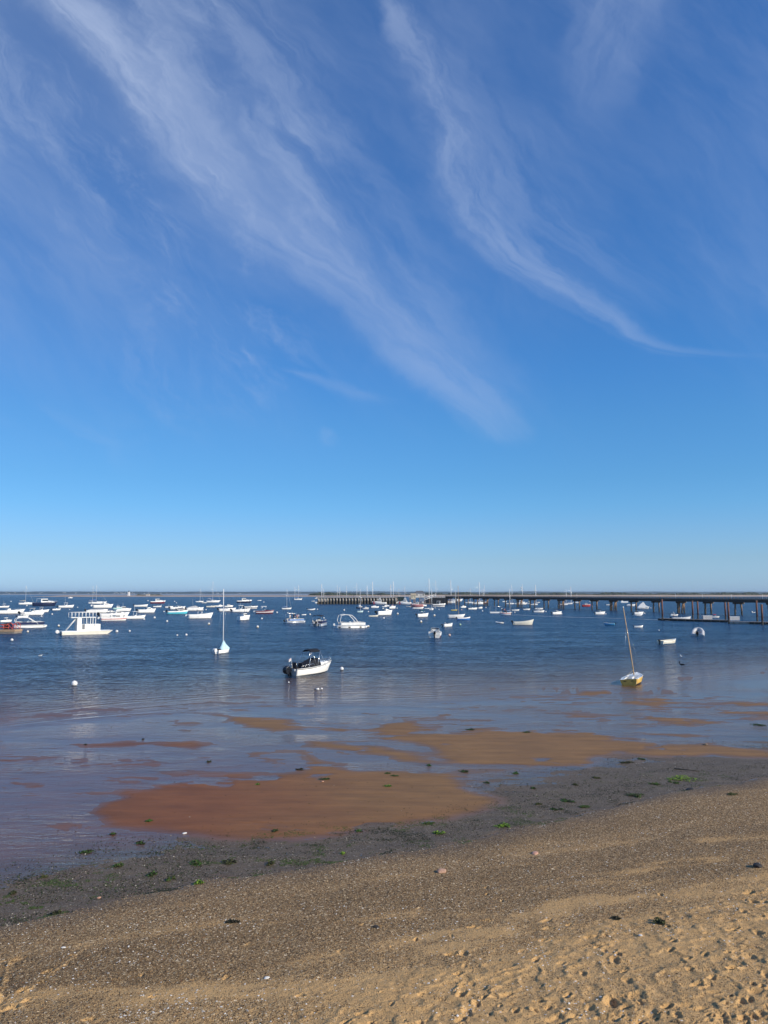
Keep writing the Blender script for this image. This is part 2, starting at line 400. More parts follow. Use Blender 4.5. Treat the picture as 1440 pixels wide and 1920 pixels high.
# drag marks: low ridges of cleaner sand thrown up at the left margin
for path, wd, hh in ((((-40, 1945), (-4, 1880), (8, 1835), (16, 1806), (34, 1800)), .07, .035), (((20, 1880), (60, 1855), (100, 1822), (140, 1795), (160, 1775)), .05, .010)):
    P_ = [at(*q) for q in path]
    x0, x1 = min(p.x for p in P_) - .6, max(p.x for p in P_) + .6; y0, y1 = min(p.y for p in P_) - .6, max(p.y for p in P_) + .6
    r0, r1 = np.searchsorted(rows, y0), np.searchsorted(rows, y1)
    X = GX[r0:r1]; Y = GY[r0:r1]; d_ = np.full(X.shape, 9.0)
    for a_, b_ in zip(P_[:-1], P_[1:]):
        ex_, ey_ = b_.x - a_.x, b_.y - a_.y; t_ = np.clip(((X - a_.x) * ex_ + (Y - a_.y) * ey_) / (ex_ ** 2 + ey_ ** 2), 0, 1)
        d_ = np.minimum(d_, np.hypot(X - a_.x - t_ * ex_, Y - a_.y - t_ * ey_))
    d_ = d_ + (fbm(X * 5, Y * 5, 3) - .3) * wd * 3.5
    GZ[r0:r1] += hh * np.exp(-(d_ / wd) ** 2) - hh * .6 * np.exp(-((d_ - wd * 2.2) / wd) ** 2); damp[r0:r1] = np.maximum(damp[r0:r1], np.exp(-(d_ / (wd * 1.6)) ** 2) * .9)
# sand share: 1 = clean sand, 0 = gravel
u_like = GX / np.maximum(GY, 1)
streaks = fbm(GX * 0.35 + GY * 0.15, GY * 1.1 - GX * 0.28, 5, 0.6)
zone = smooth(np.interp(GX, _qx, _qy) - GY + (streaks - 0.5) * 6.5, -3.6, 3.2)
sand = np.clip(zone * 0.90 + smooth(streaks, 0.52, 0.72) * smooth(s_, 0.8, 3.0) * 0.45 + damp * 0.6 * smooth(s_, 1, 3), 0, 1)
bands = fbm(GX * 0.12 + GY * 0.05 + 8, GY * 0.55 - GX * 0.16, 4, 0.55)
grav = (1 - flatm)
wet = np.clip(1 - smooth(s_ + toe * 1.2, 0.3, 2.4), 0, 1)
tan = smooth(GX + (fbm(GX * .2, GY * .2, 3) - .5) * 6 + (GY - 20) * 0.55, -4, 9)
peb = (flatm * smooth(s_ + 1.8 * smooth(GX, 0, 5) + (fbm(GX * .5, GY * .6, 3) - .5) * 3, -6.5, -1.6) * (1 - smooth(bar, 0.002, 0.012)))

m_ground, t, out = new_mat('beach_ground')
pos = t.node('ShaderNodeNewGeometry').outputs['Position']
aS, aG, aW, aT, aB, aP, aBand = (t.attr(n) for n in ('sand', 'gravel', 'wet', 'tan', 'bar', 'pebbly', 'bands'))
v1 = t.vor(pos, 50); v2 = t.vor(pos, 24); v3 = t.vor(pos, 110)
pal = [(0.0, (.018, .011, .007)), (.22, (.060, .036, .018)), (.45, (.15, .095, .048)), (.60, (.27, .185, .10)), (.76, (.20, .165, .115)), (.88, (.42, .33, .21)), (.97, (.62, .57, .48)), (1.0, (.75, .72, .65))]
c1 = t.ramp(t.sep(v1.outputs['Color'])[0], pal); c2 = t.ramp(t.sep(v2.outputs['Color'])[1], pal); c3 = t.ramp(t.sep(v3.outputs['Color'])[2], pal)
big = t.sstep(t.sep(v2.outputs['Color'])[2], 0.60, 0.66)
cg = t.mix(big, t.mix(0.30, c1, c3), c2)
cg = t.mix(1.0, cg, (1.28, 1.12, .86), 'MULTIPLY')
cg = t.mix(0.25, cg, (.28, .18, .085))
gb = t.mixf(aBand, 0.66, 1.34)
cg = t.mix(1.0, cg, t.comb(gb, gb, gb), 'MULTIPLY')
sn = t.noise(pos, 1.3, 4, 0.6); sn2 = t.noise(pos, 95, 2, 0.7)
cs = t.mix(sn, (.50, .305, .125), (.64, .41, .18))
cs = t.mix(t.m('MULTIPLY', t.sstep(sn2, 0.60, 0.72), 0.55), cs, (.16, .10, .055))
grain = t.sstep(t.noise(pos, 40, 3, 0.7), 0.38, 0.62)
sandmask = t.sstep(t.m('ADD', aS, t.m('MULTIPLY', t.m('SUBTRACT', grain, 0.5), 0.55)), 0.32, 0.68)
r1 = t.sep(v1.outputs['Color'])[1]; r3 = t.sep(v3.outputs['Color'])[0]
lim = t.m('ADD', t.m('MULTIPLY', aS, 0.76), t.m('MULTIPLY', t.m('SUBTRACT', grain, 0.5), 0.30))
pres = t.m('MAXIMUM', t.sstep(t.m('SUBTRACT', r1, lim), 0.06, 0.12), t.m('MULTIPLY', t.sstep(t.m('SUBTRACT', r3, lim), 0.25, 0.31), 0.8))
sandmask = t.m('SUBTRACT', 1.0, pres)
cb = t.mix(pres, cs, cg)
wetk = t.mixf(aW, 1.0, 0.66)
cb = t.mix(1.0, cb, t.comb(wetk, wetk, wetk), 'MULTIPLY')
# tidal flat
fn = t.noise(pos, 0.9, 4, 0.6)
f1 = t.mix(aT, (.175, .060, .018), (.200, .104, .034))
f2 = t.mix(aT, (.220, .084, .026), (.250, .138, .048))
cf = t.mix(fn, f1, f2)
fbar = t.m('MULTIPLY', t.sstep(t.sep(pos)[2], 0.0005, 0.016), t.sstep(aB, 0.0, 0.01))
cf = t.mix(t.m('MULTIPLY', t.m('SUBTRACT', 1.0, fbar), 0.42), cf, (.10, .050, .024))
cf = t.mix(t.m('MULTIPLY', aP, 0.85), cf, t.mix(t.noise(pos, 3, 4, .65), (.062, .052, .034), (.125, .102, .066)))
pm = t.m('MULTIPLY', aP, t.sstep(t.noise(pos, 16, 3, 0.7), 0.44, 0.62))
cf = t.mix(t.m('MULTIPLY', pm, 0.8), cf, t.mix(0.35, c1, (.020, .022, .014)))
streak_f = t.noise(t.vmul(pos, (0.35, 1.6, 1)), 1.0, 5, 0.65)
cf = t.mix(1.0, cf, t.comb(t.mixf(streak_f, .45, 1.55), t.mixf(streak_f, .45, 1.55), t.mixf(streak_f, .50, 1.50)), 'MULTIPLY')
colr = t.mix(aG, cf, cb)
b1 = t.bump(v1.outputs['Distance'], 0.9, 0.012)
b2 = t.bump(t.noise(pos, 60, 3, 0.7), 0.7, 0.008, b1)
inv = t.m('SUBTRACT', 1.0, sandmask)
b3 = t.bump(v2.outputs['Distance'], t.m('MULTIPLY', inv, 0.8), 0.015, b2)
bf = t.bump(t.noise(t.vmul(pos, (0.55, 1.8, 1)), 5, 4, 0.6, 0.6), 0.9, 0.014)
bf = t.bump(t.noise(pos, 30, 3, 0.6), 0.5, 0.006, bf)
nm = t.node('ShaderNodeMix', data_type='VECTOR'); t.put(nm.inputs[0], aG); t.put(nm.inputs[4], bf); t.put(nm.inputs[5], b3)
rough = t.mixf(aG, t.mixf(aP, t.mixf(fbar, 0.40, 0.70), 0.62), t.mixf(aW, 0.9, 0.6))
princ(t, out, colr, rough, nm.outputs[1], spec=t.mixf(aG, 0.4, 0.3))

co = np.stack([GX, GY, GZ], -1).reshape(-1, 3)
me = np_mesh('ground', co, grid_quads(*GX.shape), m_ground, dict(sand=sand.ravel(), gravel=grav.ravel(), wet=wet.ravel(), tan=tan.ravel(), bar=bar.ravel(), pebbly=peb.ravel(), bands=bands.ravel()))
tag(link(bpy.data.objects.new('beach', me)), kind='structure')

# ---------------------------------------------------------------- water sheet
wr = list(np.array([14, 17, 19, 21, 23, 25, 27, 29])) + list(np.arange(30, 75, 0.5))
y = wr[-1]
while y < 2500: y *= 1.03; wr.append(y)
wr += [4000, 7000, 12000, 25000, 40000]
wr = np.array(wr)
ws = np.concatenate([[-6, -3, -1.6, -1.0, -0.8], np.linspace(-0.65, 0.65, 160), [0.8, 1.0, 1.6, 3, 6]])
WY, WS = np.meshgrid(wr, ws, indexing='ij'); WX = WS * np.maximum(WY, 9)
wo_ = WY - shore_y(WX)
wdepth = np.where(wo_ > 0, 0.012 + 0.016 * wo_, 0.006)
wdepth = np.minimum(wdepth, 3)
m_water, t, out = new_mat('sea_water')
pos = t.node('ShaderNodeNewGeometry').outputs['Position']
off, dep = t.attr('off'), t.attr('depth')
px, py, pz = t.sep(pos)
calm = t.sstep(off, -3.0, 30.0)                         # 0 on the flats, 1 on open water
# open water chop, crests lying across the view
far = t.sstep(py, 60.0, 400.0)
w0 = t.noise(t.comb(t.m('MULTIPLY', px, 0.16), t.m('MULTIPLY', py, 0.42), 9.0), 1.0, 2, 0.5, 0.4)
w1 = t.noise(t.comb(t.m('MULTIPLY', px, 0.50), t.m('MULTIPLY', py, 1.35), 0.0), 1.0, 2, 0.55, 0.3)
w2 = t.noise(t.comb(t.m('MULTIPLY', px, 0.6), py, 2.0), 3.2, 2, 0.6, 0.2)
w3 = t.noise(t.comb(t.m('MULTIPLY', px, 0.05), t.m('MULTIPLY', py, 0.12), 5.0), 1.0, 3, 0.6, 0.0)
chop = t.m('ADD', t.m('ADD', t.m('MULTIPLY', w0, 1.15), t.m('MULTIPLY', w1, 0.80)), t.m('MULTIPLY', w2, 0.20))
gust = t.sstep(w3, 0.3, 0.7, 0.55, 1.25)
# long low swells running along the shoreline
s1 = t.noise(t.comb(t.m('MULTIPLY', px, 0.09), t.m('MULTIPLY', off, 1.15), 7.0), 1.0, 3, 0.55, 0.2)
shore_band = t.m('MULTIPLY', t.sstep(off, -8.0, 0.0), t.sstep(off, 22.0, 6.0))
h = t.m('ADD', t.m('MULTIPLY', t.m('MULTIPLY', chop, gust), t.mixf(t.m('ADD', t.m('MULTIPLY', calm, 0.72), t.m('MULTIPLY', t.sstep(off, -1.5, 5.0), 0.28)), 0.012, 1.0)), t.m('MULTIPLY', t.m('MULTIPLY', s1, shore_band), 0.42))
film = t.noise(t.vmul(pos, (0.7, 2.0, 1.0)), 1.6, 4, 0.62, 0.5)
fpatch = t.sstep(t.noise(t.vmul(pos, (0.10, 0.22, 1)), 1.0, 3, 0.6), 0.38, 0.62)
h = t.m('ADD', h, t.m('MULTIPLY', film, t.mixf(fpatch, 0.010, 0.060)))
nrm = t.bump(h, 1.0, 1.0)
fr = t.node('ShaderNodeFresnel'); fr.inputs['IOR'].default_value = 1.333; t.put(fr.inputs['Normal'], nrm)
frf = t.m('MULTIPLY', fr.outputs[0], t.mixf(calm, 0.58, t.mixf(far, 0.84, 0.76)))
back = t.node('ShaderNodeNewGeometry').outputs['Backfacing']
frf = t.mixf(back, frf, 0.06)
gl = t.node('ShaderNodeBsdfGlossy'); t.put(gl.inputs['Color'], (1, 1, 1, 1)); t.put(gl.inputs['Roughness'], t.mixf(calm, 0.05, 0.17)); t.put(gl.inputs['Normal'], nrm)
tint = t.node('ShaderNodeBsdfTransparent'); tint.inputs[0].default_value = (0.96, 0.95, 0.92, 1)
deep = t.node('ShaderNodeBsdfDiffuse'); t.put(deep.inputs['Color'], (.008, .045, .105, 1))
opa = t.m('SUBTRACT', 1.0, t.m('EXPONENT', t.m('MULTIPLY', dep, -1.9)))
body = t.node('ShaderNodeMixShader'); t.put(body.inputs[0], opa); t.l.new(tint.outputs[0], body.inputs[1]); t.l.new(deep.outputs[0], body.inputs[2])
fin = t.node('ShaderNodeMixShader'); t.put(fin.inputs[0], frf); t.l.new(body.outputs[0], fin.inputs[1]); t.l.new(gl.outputs[0], fin.inputs[2])
t.l.new(fin.outputs[0], out.inputs[0])
me = np_mesh('water', np.stack([WX, WY, WX * 0], -1).reshape(-1, 3), grid_quads(*WX.shape), m_water, dict(off=wo_.ravel(), depth=wdepth.ravel()))
tag(link(bpy.data.objects.new('water', me)), kind='structure')

# ---------------------------------------------------------------- far land
def simple(name, color, rough=0.6, metal=0.0, var=0.08, scale=3.0, spec=0.4, bump=0.0):
    m, t, out = new_mat(name)
    pos = t.node('ShaderNodeTexCoord').outputs['Object']
    n = t.noise(pos, scale, 4, 0.6)
    c2 = tuple(max(0, c * (1 - var * 2.2)) for c in color)
    c = t.mix(t.sstep(n, 0.35, 0.7), color, c2)
    nr = t.bump(t.noise(pos, scale * 6, 3), bump, 0.02) if bump else None
    princ(t, out, c, rough, nr, metal, spec)
    return m
def land(name, mat, y0, y1, prof, us, kind='structure', slope=0.35):
    """a ridge of land: prof(u) gives its height, us the pixel columns it spans at distance y0"""
    n = len(us); vs = []; nr = 7
    for j in range(nr):
        f = j / (nr - 1)
        for u in us:
            x = (u - 720) / F_PX * y0 * (1 + 0.0 * f)
            h = prof(u)
            z = -0.5 + (h + 0.5) * math.sin(math.pi * min(1, f * 1.25 + 0.0)) ** 0.6 if f < 0.8 else -0.5 + (h + 0.5) * 0.8 * (1 - f) / 0.2 
            vs.append((x, y0 + (y1 - y0) * f, z))
    me = np_mesh(name, np.array(vs), grid_quads(nr, n), mat)
    return tag(link(bpy.data.objects.new(name, me)), kind=kind)
m_hill, t, out = new_mat('wooded_hills')
pos = t.node('ShaderNodeNewGeometry').outputs['Position']
n = t.noise(t.vmul(pos, (1, 0.3, 3)), 0.012, 5, 0.65)
princ(t, out, t.mix(t.sstep(n, 0.58, 0.68), (.030, .045, .030), (.16, .14, .10)), 0.95, spec=0.1)
m_spit = simple('spit_sand', (.50, .38, .28), 0.95, var=0.12, scale=0.02, spec=0.1)
m_pale = simple('far_beach', (.60, .52, .42), 0.95, var=0.1, scale=0.01, spec=0.1)
m_scrub, t, out = new_mat('dune_scrub')
pos = t.node('ShaderNodeNewGeometry').outputs['Position']
n = t.noise(t.vmul(pos, (1, 1, 3)), 0.12, 5, 0.7)
princ(t, out, t.mix(n, (.020, .030, .014), (.075, .085, .045)), 0.95, spec=0.1)
def f1d(u, sc, seed=0, o=4): return float(fbm(np.array(u * sc + seed), np.array(seed * 1.7 + .3), o))
land('far_hills', m_hill, 7200, 9200, lambda u: 20 + 13 * f1d(u, 0.011, 3) + 3 * f1d(u, 0.08, 9), list(range(-1600, 3200, 8)))
land('far_beach', m_pale, 6900, 7100, lambda u: 2.5 + 2 * f1d(u, 0.03, 5), list(range(-1600, 700, 20)))
def spit_h(u):
    if u < 36: return -0.4
    return min(1, (u - 36) / 60) * (2.6 + 1.2 * f1d(u, 0.02, 2)) + (1.0 if u > 600 else 0) * min(1, max(0, (u - 560) / 200)) * 1.2
land('sand_spit', m_spit, 1957, 2230, spit_h, list(range(30, 2600, 6)))

# ---------------------------------------------------------------- the air over the harbour
bmh = bmesh.new(); bmesh.ops.create_cube(bmh, size=1.0)
hz = bpy.data.meshes.new('haze'); bmh.to_mesh(hz); bmh.free()
ho = link(bpy.data.objects.new('haze', hz)); tag(ho, kind='stuff')
ho.scale = (90000, 84000, 42 + 4.3); ho.location = (0, 0, (42 - 4.3) / 2)
m_haze, t, out = new_mat('haze_air')
pv = t.node('ShaderNodeVolumePrincipled'); pv.inputs['Color'].default_value = (.62, .80, 1.0, 1); pv.inputs['Density'].default_value = 6.5e-5; pv.inputs['Anisotropy'].default_value = 0.2
t.l.new(pv.outputs[0], out.inputs['Volume']); hz.materials.append(m_haze)
# ================================================================ small things: materials
MATS = {}
def M(name, color=None, rough=0.45, **kw):
    if name not in MATS: MATS[name] = simple(name, color, rough, **kw)
    return MATS[name]
M('white_gelcoat', (.88, .87, .82), .28, var=.05, scale=1.5, spec=.5)
M('cream_gelcoat', (.74, .70, .58), .35, var=.06, scale=1.5)
M('grey_gelcoat', (.50, .51, .50), .4, var=.06)
M('deck_grey', (.36, .37, .37), .7, var=.08)
M('navy_paint', (.012, .020, .060), .3, var=.05)
M('black_cowling', (.010, .011, .015), .25, var=.05)
M('white_cowling', (.74, .74, .72), .3, var=.05)
M('grey_cowling', (.20, .21, .22), .35, var=.05)
M('black_canvas', (.010, .013, .022), .85, var=.1)
M('navy_canvas', (.014, .026, .085), .85, var=.1)
M('blue_canvas', (.02, .12, .42), .8, var=.1)
M('green_canvas', (.010, .085, .075), .85, var=.1)
M('white_canvas', (.76, .77, .75), .8, var=.08)
M('pale_blue_canvas', (.50, .72, .80), .75, var=.07, scale=2, bump=.3)
M('tan_canvas', (.42, .36, .26), .85, var=.08)
M('grey_canvas', (.45, .46, .47), .85, var=.08)
M('red_canvas', (.50, .02, .04), .8, var=.1)
M('red_paint', (.42, .045, .04), .45, var=.1)
M('pink_paint', (.62, .26, .24), .5, var=.08)
M('maroon_paint', (.16, .02, .04), .3, var=.08)
M('orange_red_paint', (.62, .10, .06), .5, var=.08)
M('blue_paint', (.03, .17, .48), .4, var=.08)
M('sky_blue_paint', (.10, .40, .62), .4, var=.08)
M('turquoise_paint', (.10, .52, .62), .35, var=.05)
M('pale_green_paint', (.42, .66, .60), .4, var=.06)
M('teal_white', (.55, .72, .72), .4, var=.05)
M('yellow_paint', (.72, .46, .10), .38, var=.14, scale=2)
M('bright_yellow', (.72, .55, .06), .45, var=.06)
M('dark_bottom', (.020, .026, .034), .6, var=.1)
M('red_bottom', (.20, .035, .03), .6, var=.1)
M('blue_bottom', (.03, .10, .20), .6, var=.1)
M('window_glass', (.010, .014, .022), .08, var=.02, spec=.8)
M('clear_glass', (.10, .14, .18), .06, var=.02, spec=.9)
M('aluminium', (.62, .63, .64), .35, metal=.6, var=.04)
M('white_metal', (.78, .78, .76), .35, var=.04)
M('steel_rail', (.66, .67, .68), .22, metal=.85, var=.04)
M('wood_spar', (.62, .42, .22), .5, var=.15, scale=5)
M('deck_wood', (.44, .30, .19), .75, var=.15, scale=4)
M('weathered_wood', (.30, .26, .22), .85, var=.2, scale=4, bump=.4)
M('black_rubber', (.012, .012, .012), .7, var=.1)
M('rope', (.45, .42, .33), .9, var=.1)
M('skin', (.45, .27, .19), .6, var=.05)
M('buoy_white', (.80, .79, .76), .5, var=.08, scale=4)
M('weed_dark', (.028, .032, .012), .8, var=.2, scale=20)
M('hypalon', (.50, .51, .52), .6, var=.06)

class MB:
    """collects shapes into ONE mesh with several materials"""
    def __init__(s): s.v = []; s.f = []; s.m = []; s.mats = []; s.sm = []
    def mi(s, m):
        if m not in s.mats: s.mats.append(m)
        return s.mats.index(m)
    def add(s, vs, fs, mat, smooth=False):
        o = len(s.v); s.v += [tuple(v) for v in vs]; k = s.mi(mat)
        for f in fs: s.f.append([i + o for i in f]); s.m.append(k); s.sm.append(smooth)
        return s
    def box(s, c, d, mat, rot=None, taper=1.0, top_off=(0, 0)):
        x, y, z = (k / 2 for k in d); vs = []
        for sz in (-1, 1):
            k = taper if sz > 0 else 1.0; ox, oy = top_off if sz > 0 else (0, 0)
            for sx, sy in ((-1, -1), (1, -1), (1, 1), (-1, 1)): vs.append(Vector((sx * x * k + ox, sy * y * k + oy, sz * z)))
        if rot: vs = [Euler(rot).to_matrix() @ v for v in vs]
        vs = [v + Vector(c) for v in vs]
        return s.add(vs, [(3, 2, 1, 0), (4, 5, 6, 7), (0, 1, 5, 4), (1, 2, 6, 5), (2, 3, 7, 6), (3, 0, 4, 7)], mat)
    def tube(s, pts, r, mat, n=6, r2=None, smooth=True):
        pts = [Vector(p) for p in pts]; vs = []; fs = []
        for i, p in enumerate(pts):
            d = (pts[min(i + 1, len(pts) - 1)] - pts[max(i - 1, 0)]).normalized()
            a = d.orthogonal().normalized() if i == 0 else (a - d * a.dot(d)).normalized()
            b = d.cross(a); rr = r if r2 is None else r + (r2 - r) * i / (len(pts) - 1)
            for k in range(n):
                t = 2 * math.pi * k / n; vs.append(p + (a * math.cos(t) + b * math.sin(t)) * rr)
        for i in range(len(pts) - 1):
            for k in range(n): fs.append((i * n + k, i * n + (k + 1) % n, (i + 1) * n + (k + 1) % n, (i + 1) * n + k))
        s.add(vs, fs, mat, smooth)
        o = len(s.v) - len(vs)
        s.f += [[o + k for k in range(n)][::-1], [o + (len(pts) - 1) * n + k for k in range(n)]]; s.m += [s.mi(mat)] * 2; s.sm += [False] * 2
        return s
    def prism(s, prof, y0, y1, mat, y0b=None, y1b=None):
        """side profile (x, z) swept across y; the top may be narrower: y0b / y1b at the highest points"""
        zs = [p[1] for p in prof]; z0, z1 = min(zs), max(zs); n = len(prof)
        def yy(a, b, z): return a if b is None else a + (b - a) * (z - z0) / (z1 - z0 + 1e-9)
        vs = [(x, yy(y0, y0b, z), z) for x, z in prof] + [(x, yy(y1, y1b, z), z) for x, z in prof]
        fs = [list(range(n)), list(range(n, 2 * n))[::-1]] + [[(i + 1) % n, i, i + n, (i + 1) % n + n] for i in range(n)]
        return s.add(vs, fs, mat)
    def lathe(s, prof, c, mat, n=14, mats=None):
        vs = []; fs = []
        for r, z in prof:
            for k in range(n): t = 2 * math.pi * k / n; vs.append((c[0] + r * math.cos(t), c[1] + r * math.sin(t), c[2] + z))
        o = len(s.v); s.v += vs
        for i in range(len(prof) - 1):
            mt = mats[i] if mats else mat
            for k in range(n): s.f.append([o + i * n + k, o + i * n + (k + 1) % n, o + (i + 1) * n + (k + 1) % n, o + (i + 1) * n + k]); s.m.append(s.mi(mt)); s.sm.append(True)
        return s
    def build(s, name, parent=None, bevel=0.0):
        me = bpy.data.meshes.new(name); me.from_pydata(s.v, [], s.f)
        for m in s.mats: me.materials.append(MATS[m] if isinstance(m, str) else m)
        me.polygons.foreach_set('material_index', s.m); me.polygons.foreach_set('use_smooth', s.sm)
        me.update()
        bm = bmesh.new(); bm.from_mesh(me); bmesh.ops.recalc_face_normals(bm, faces=bm.faces); bm.to_mesh(me); bm.free()
        o = bpy.data.objects.new(name, me); link(o, parent)
        if bevel:
            b = o.modifiers.new('bevel', 'BEVEL'); b.width = bevel; b.segments = 2; b.limit_method = 'ANGLE'
        return o
def empty(name, loc, rz=0.0, rx=0.0, ry=0.0):
    o = bpy.data.objects.new(name, None); link(o); o.location = loc; o.rotation_euler = (rx, ry, rz)
    o.empty_display_size = 0.3; return o

# ================================================================ hull
def hull(root, L, Bm, F, low='white_gelcoat', stripe=None, up=None, bottom='dark_bottom', rail='white_gelcoat', inside='grey_gelcoat', deckm=None,
         pit=(0.06, 0.62), pitz=0.12, bow=1.35, flare=.86, stern=.88, sheer=.06, rake=.10, draft=.22, full=2.2, ns=16, name='hull', boot=.08, transom=None):
    up = up or low; stripe = stripe or low; deckm = deckm or rail
    rings = []
    for i in range(ns + 1):
        t = i / ns; t = t ** 0.92
        w = Bm / 2 * (1 - max(0, (t - .38) / .62) ** full) * (stern + (1 - stern) * min(1, t / .38))
        w = max(w, 0.012)
        fz = F * (1 + (bow - 1) * t ** 2.2) + sheer * F * (1 - t) ** 3
        xr = -L / 2 + L * t
        lift = draft * max(0, (t - .55) / .45) ** 1.8 * 1.5
        def X(z): return xr - (1 - (z + draft) / (fz + draft)) * rake * L * t ** 4 + 0.06 * F * (1 - t) * 0
        inp = pit[0] <= t <= pit[1]
        zi = pitz if inp else fz - .015
        wl = w * flare * (1 - .25 * t ** 3)
        r = min(.09, w * .25)
        z1, z2 = fz * .38, fz * .64
        fl = lambda z: wl + (w - wl) * (max(0, z) / fz) ** .85
        pr = [(0, min(-.03, -draft + lift)), (wl * .90, min(-.012, -draft * .35 + lift * .6)), (fl(boot * F), boot * F), (fl(z1), z1), (fl(z2), z2), (w, fz), (w - r, fz + .012), (max(.004, min(w - r * 1.1, fl(max(0, zi)) - .035)), zi), (0, zi + (0 if inp else .03 * Bm))]
        rings.append([(X(z), y, z) for y, z in pr])
    cols = [bottom, bottom, low, stripe, up, rail, inside, None]
    mb = MB(); n = len(rings[0])
    for sgn in (-1, 1):
        vs = [(x, y * sgn, z) for r in rings for x, y, z in r]
        for k in range(n - 1):
            for i in range(ns):
                q = (i * n + k, (i + 1) * n + k, (i + 1) * n + k + 1, i * n + k + 1)
                t = ((i + .5) / ns) ** .92
                c = cols[k]
                if k == 7: c = inside if pit[0] <= t <= pit[1] else deckm
                if k == 6 and not (pit[0] <= t <= pit[1]): c = deckm
                mb.add([vs[j] for j in q], [(0, 1, 2, 3)], c, smooth=k in (2, 3, 4))
    R0 = rings[0]; tr = transom or low
    ol = [(x, y, z) for x, y, z in R0[:6]]; vs = ol + [(x, -y, z) for x, y, z in ol[::-1]]
    mb.add(vs, [list(range(len(vs)))], tr)
    # inner face of the transom (pit end)
    o = mb.build(name, root)
    bm = bmesh.new(); bm.from_mesh(o.data); bmesh.ops.remove_doubles(bm, verts=bm.verts, dist=.002); bmesh.ops.recalc_face_normals(bm, faces=bm.faces); bm.to_mesh(o.data); bm.free()
    return o
def top_w(L, Bm, t, full=2.2, stern=.88):
    return Bm / 2 * (1 - max(0, (t - .38) / .62) ** full) * (stern + (1 - stern) * min(1, t / .38))

def outboard(root, x, y, z, s=1.0, col='black_cowling', tilt=0.0, detail=True):
    e = MB()
    prof = [(-.30, 0), (-.36, .18), (-.30, .42), (-.16, .52), (.10, .50), (.20, .34), (.20, .06), (.12, 0)]
    a = R(tilt); ca, sa = math.cos(a), math.sin(a)
    def T(p): px, pz = p[0] * s, p[1] * s; return (x - .05 + px * ca - pz * sa, z + px * sa + pz * ca)
    def body(mb, pr, w, m): mb.prism([T(p) for p in pr], y - w * s / 2, y + w * s / 2, m)
    body(e, prof, .40, col)
    o = e.build('outboard_motor', root, bevel=.03 * s)
    l = MB()
    body(l, [(-.12, -.85), (-.16, 0), (.10, 0), (.06, -.85)], .16, col if col != 'white_cowling' else 'white_cowling')
    body(l, [(-.28, -.72), (-.28, -.62), (.08, -.62), (.08, -.72)], .22, col)
    body(l, [(-.20, -1.05), (-.24, -.88), (.20, -.90), (.14, -1.02)], .10, col)
    l.build('lower_unit', o)
    return o
def rail_part(root, pts, z, r=.016, posts=4, name='bow_rail', mat='steel_rail', gz=None):
    mb = MB(); mb.tube(pts, r, mat, 5)
    for i in range(posts):
        t = i / (posts - 1) * (len(pts) - 1); k = min(int(t), len(pts) - 2); f = t - k
        p = Vector(pts[k]).lerp(Vector(pts[k + 1]), f); b = p.copy(); b.z = (gz(p.x) if gz else z)
        mb.tube([b, p], r * .9, mat, 5)
    return mb.build(name, root)
def slab_top(root, x0, x1, w, z, mat, name='hardtop', th=.07, posts=None, zb=0, crown=.06, lean=.0, pm='aluminium', r=.028):
    mb = MB(); n = 6; vs = []
    for i in range(n + 1):
        x = x0 + (x1 - x0) * i / n; e = 1 - .12 * (abs(2 * i / n - 1) ** 6)
        for j in range(7):
            yy = (j / 3 - 1); vs.append((x, yy * w / 2 * e, z + crown * (1 - yy * yy)))
    m = len(vs); vs2 = [(a, b, c - th) for a, b, c in vs]; fs = []
    for i in range(n):
        for j in range(6):
            q = i * 7 + j; fs.append((q, q + 1, q + 8, q + 7)); fs.append((q + m, q + 7 + m, q + 8 + m, q + 1 + m))
    for i in range(n): fs.append((i * 7, (i + 1) * 7, (i + 1) * 7 + m, i * 7 + m)); fs.append((i * 7 + 6, i * 7 + 6 + m, (i + 1) * 7 + 6 + m, (i + 1) * 7 + 6))
    for j in range(6): fs.append((j, j + m, j + 1 + m, j + 1)); fs.append((n * 7 + j, n * 7 + j + 1, n * 7 + j + 1 + m, n * 7 + j + m))
    mb.add(vs + vs2, fs, mat, True)
    o = mb.build(name, root)
    if posts:
        for px_, py_ in posts:
            MB().tube([(px_ - lean, py_, zb), (px_, py_ * .95, z - th)], r, pm, 6).build('post', o)
    return o
def bimini(root, x0, x1, w, z, zb, mat='navy_canvas', pm='steel_rail', r=.022, aft=True):
    """curved canvas top on bowed frames"""
    o = slab_top(root, x0, x1, w, z, mat, 'bimini_top', th=.05, crown=.16)
    f = MB(); xm = (x0 + x1) / 2
    for x, xb in ((x0 + .05, xm - .30), (x1 - .05, xm + .30)):
        for s in (-1, 1): f.tube([(xb, s * w * .49, zb), (x, s * w * .47, z - .03)], r, pm, 6)
    for x, xb in ((x0 + .05, x0 - .25), (x1 - .05, x1 + .35)):
        for s in (-1, 1): f.tube([(xb, s * w * .47, zb), (x, s * w * .47, z - .03)], r * .6, pm, 5)
    f.build('frame', o); return o
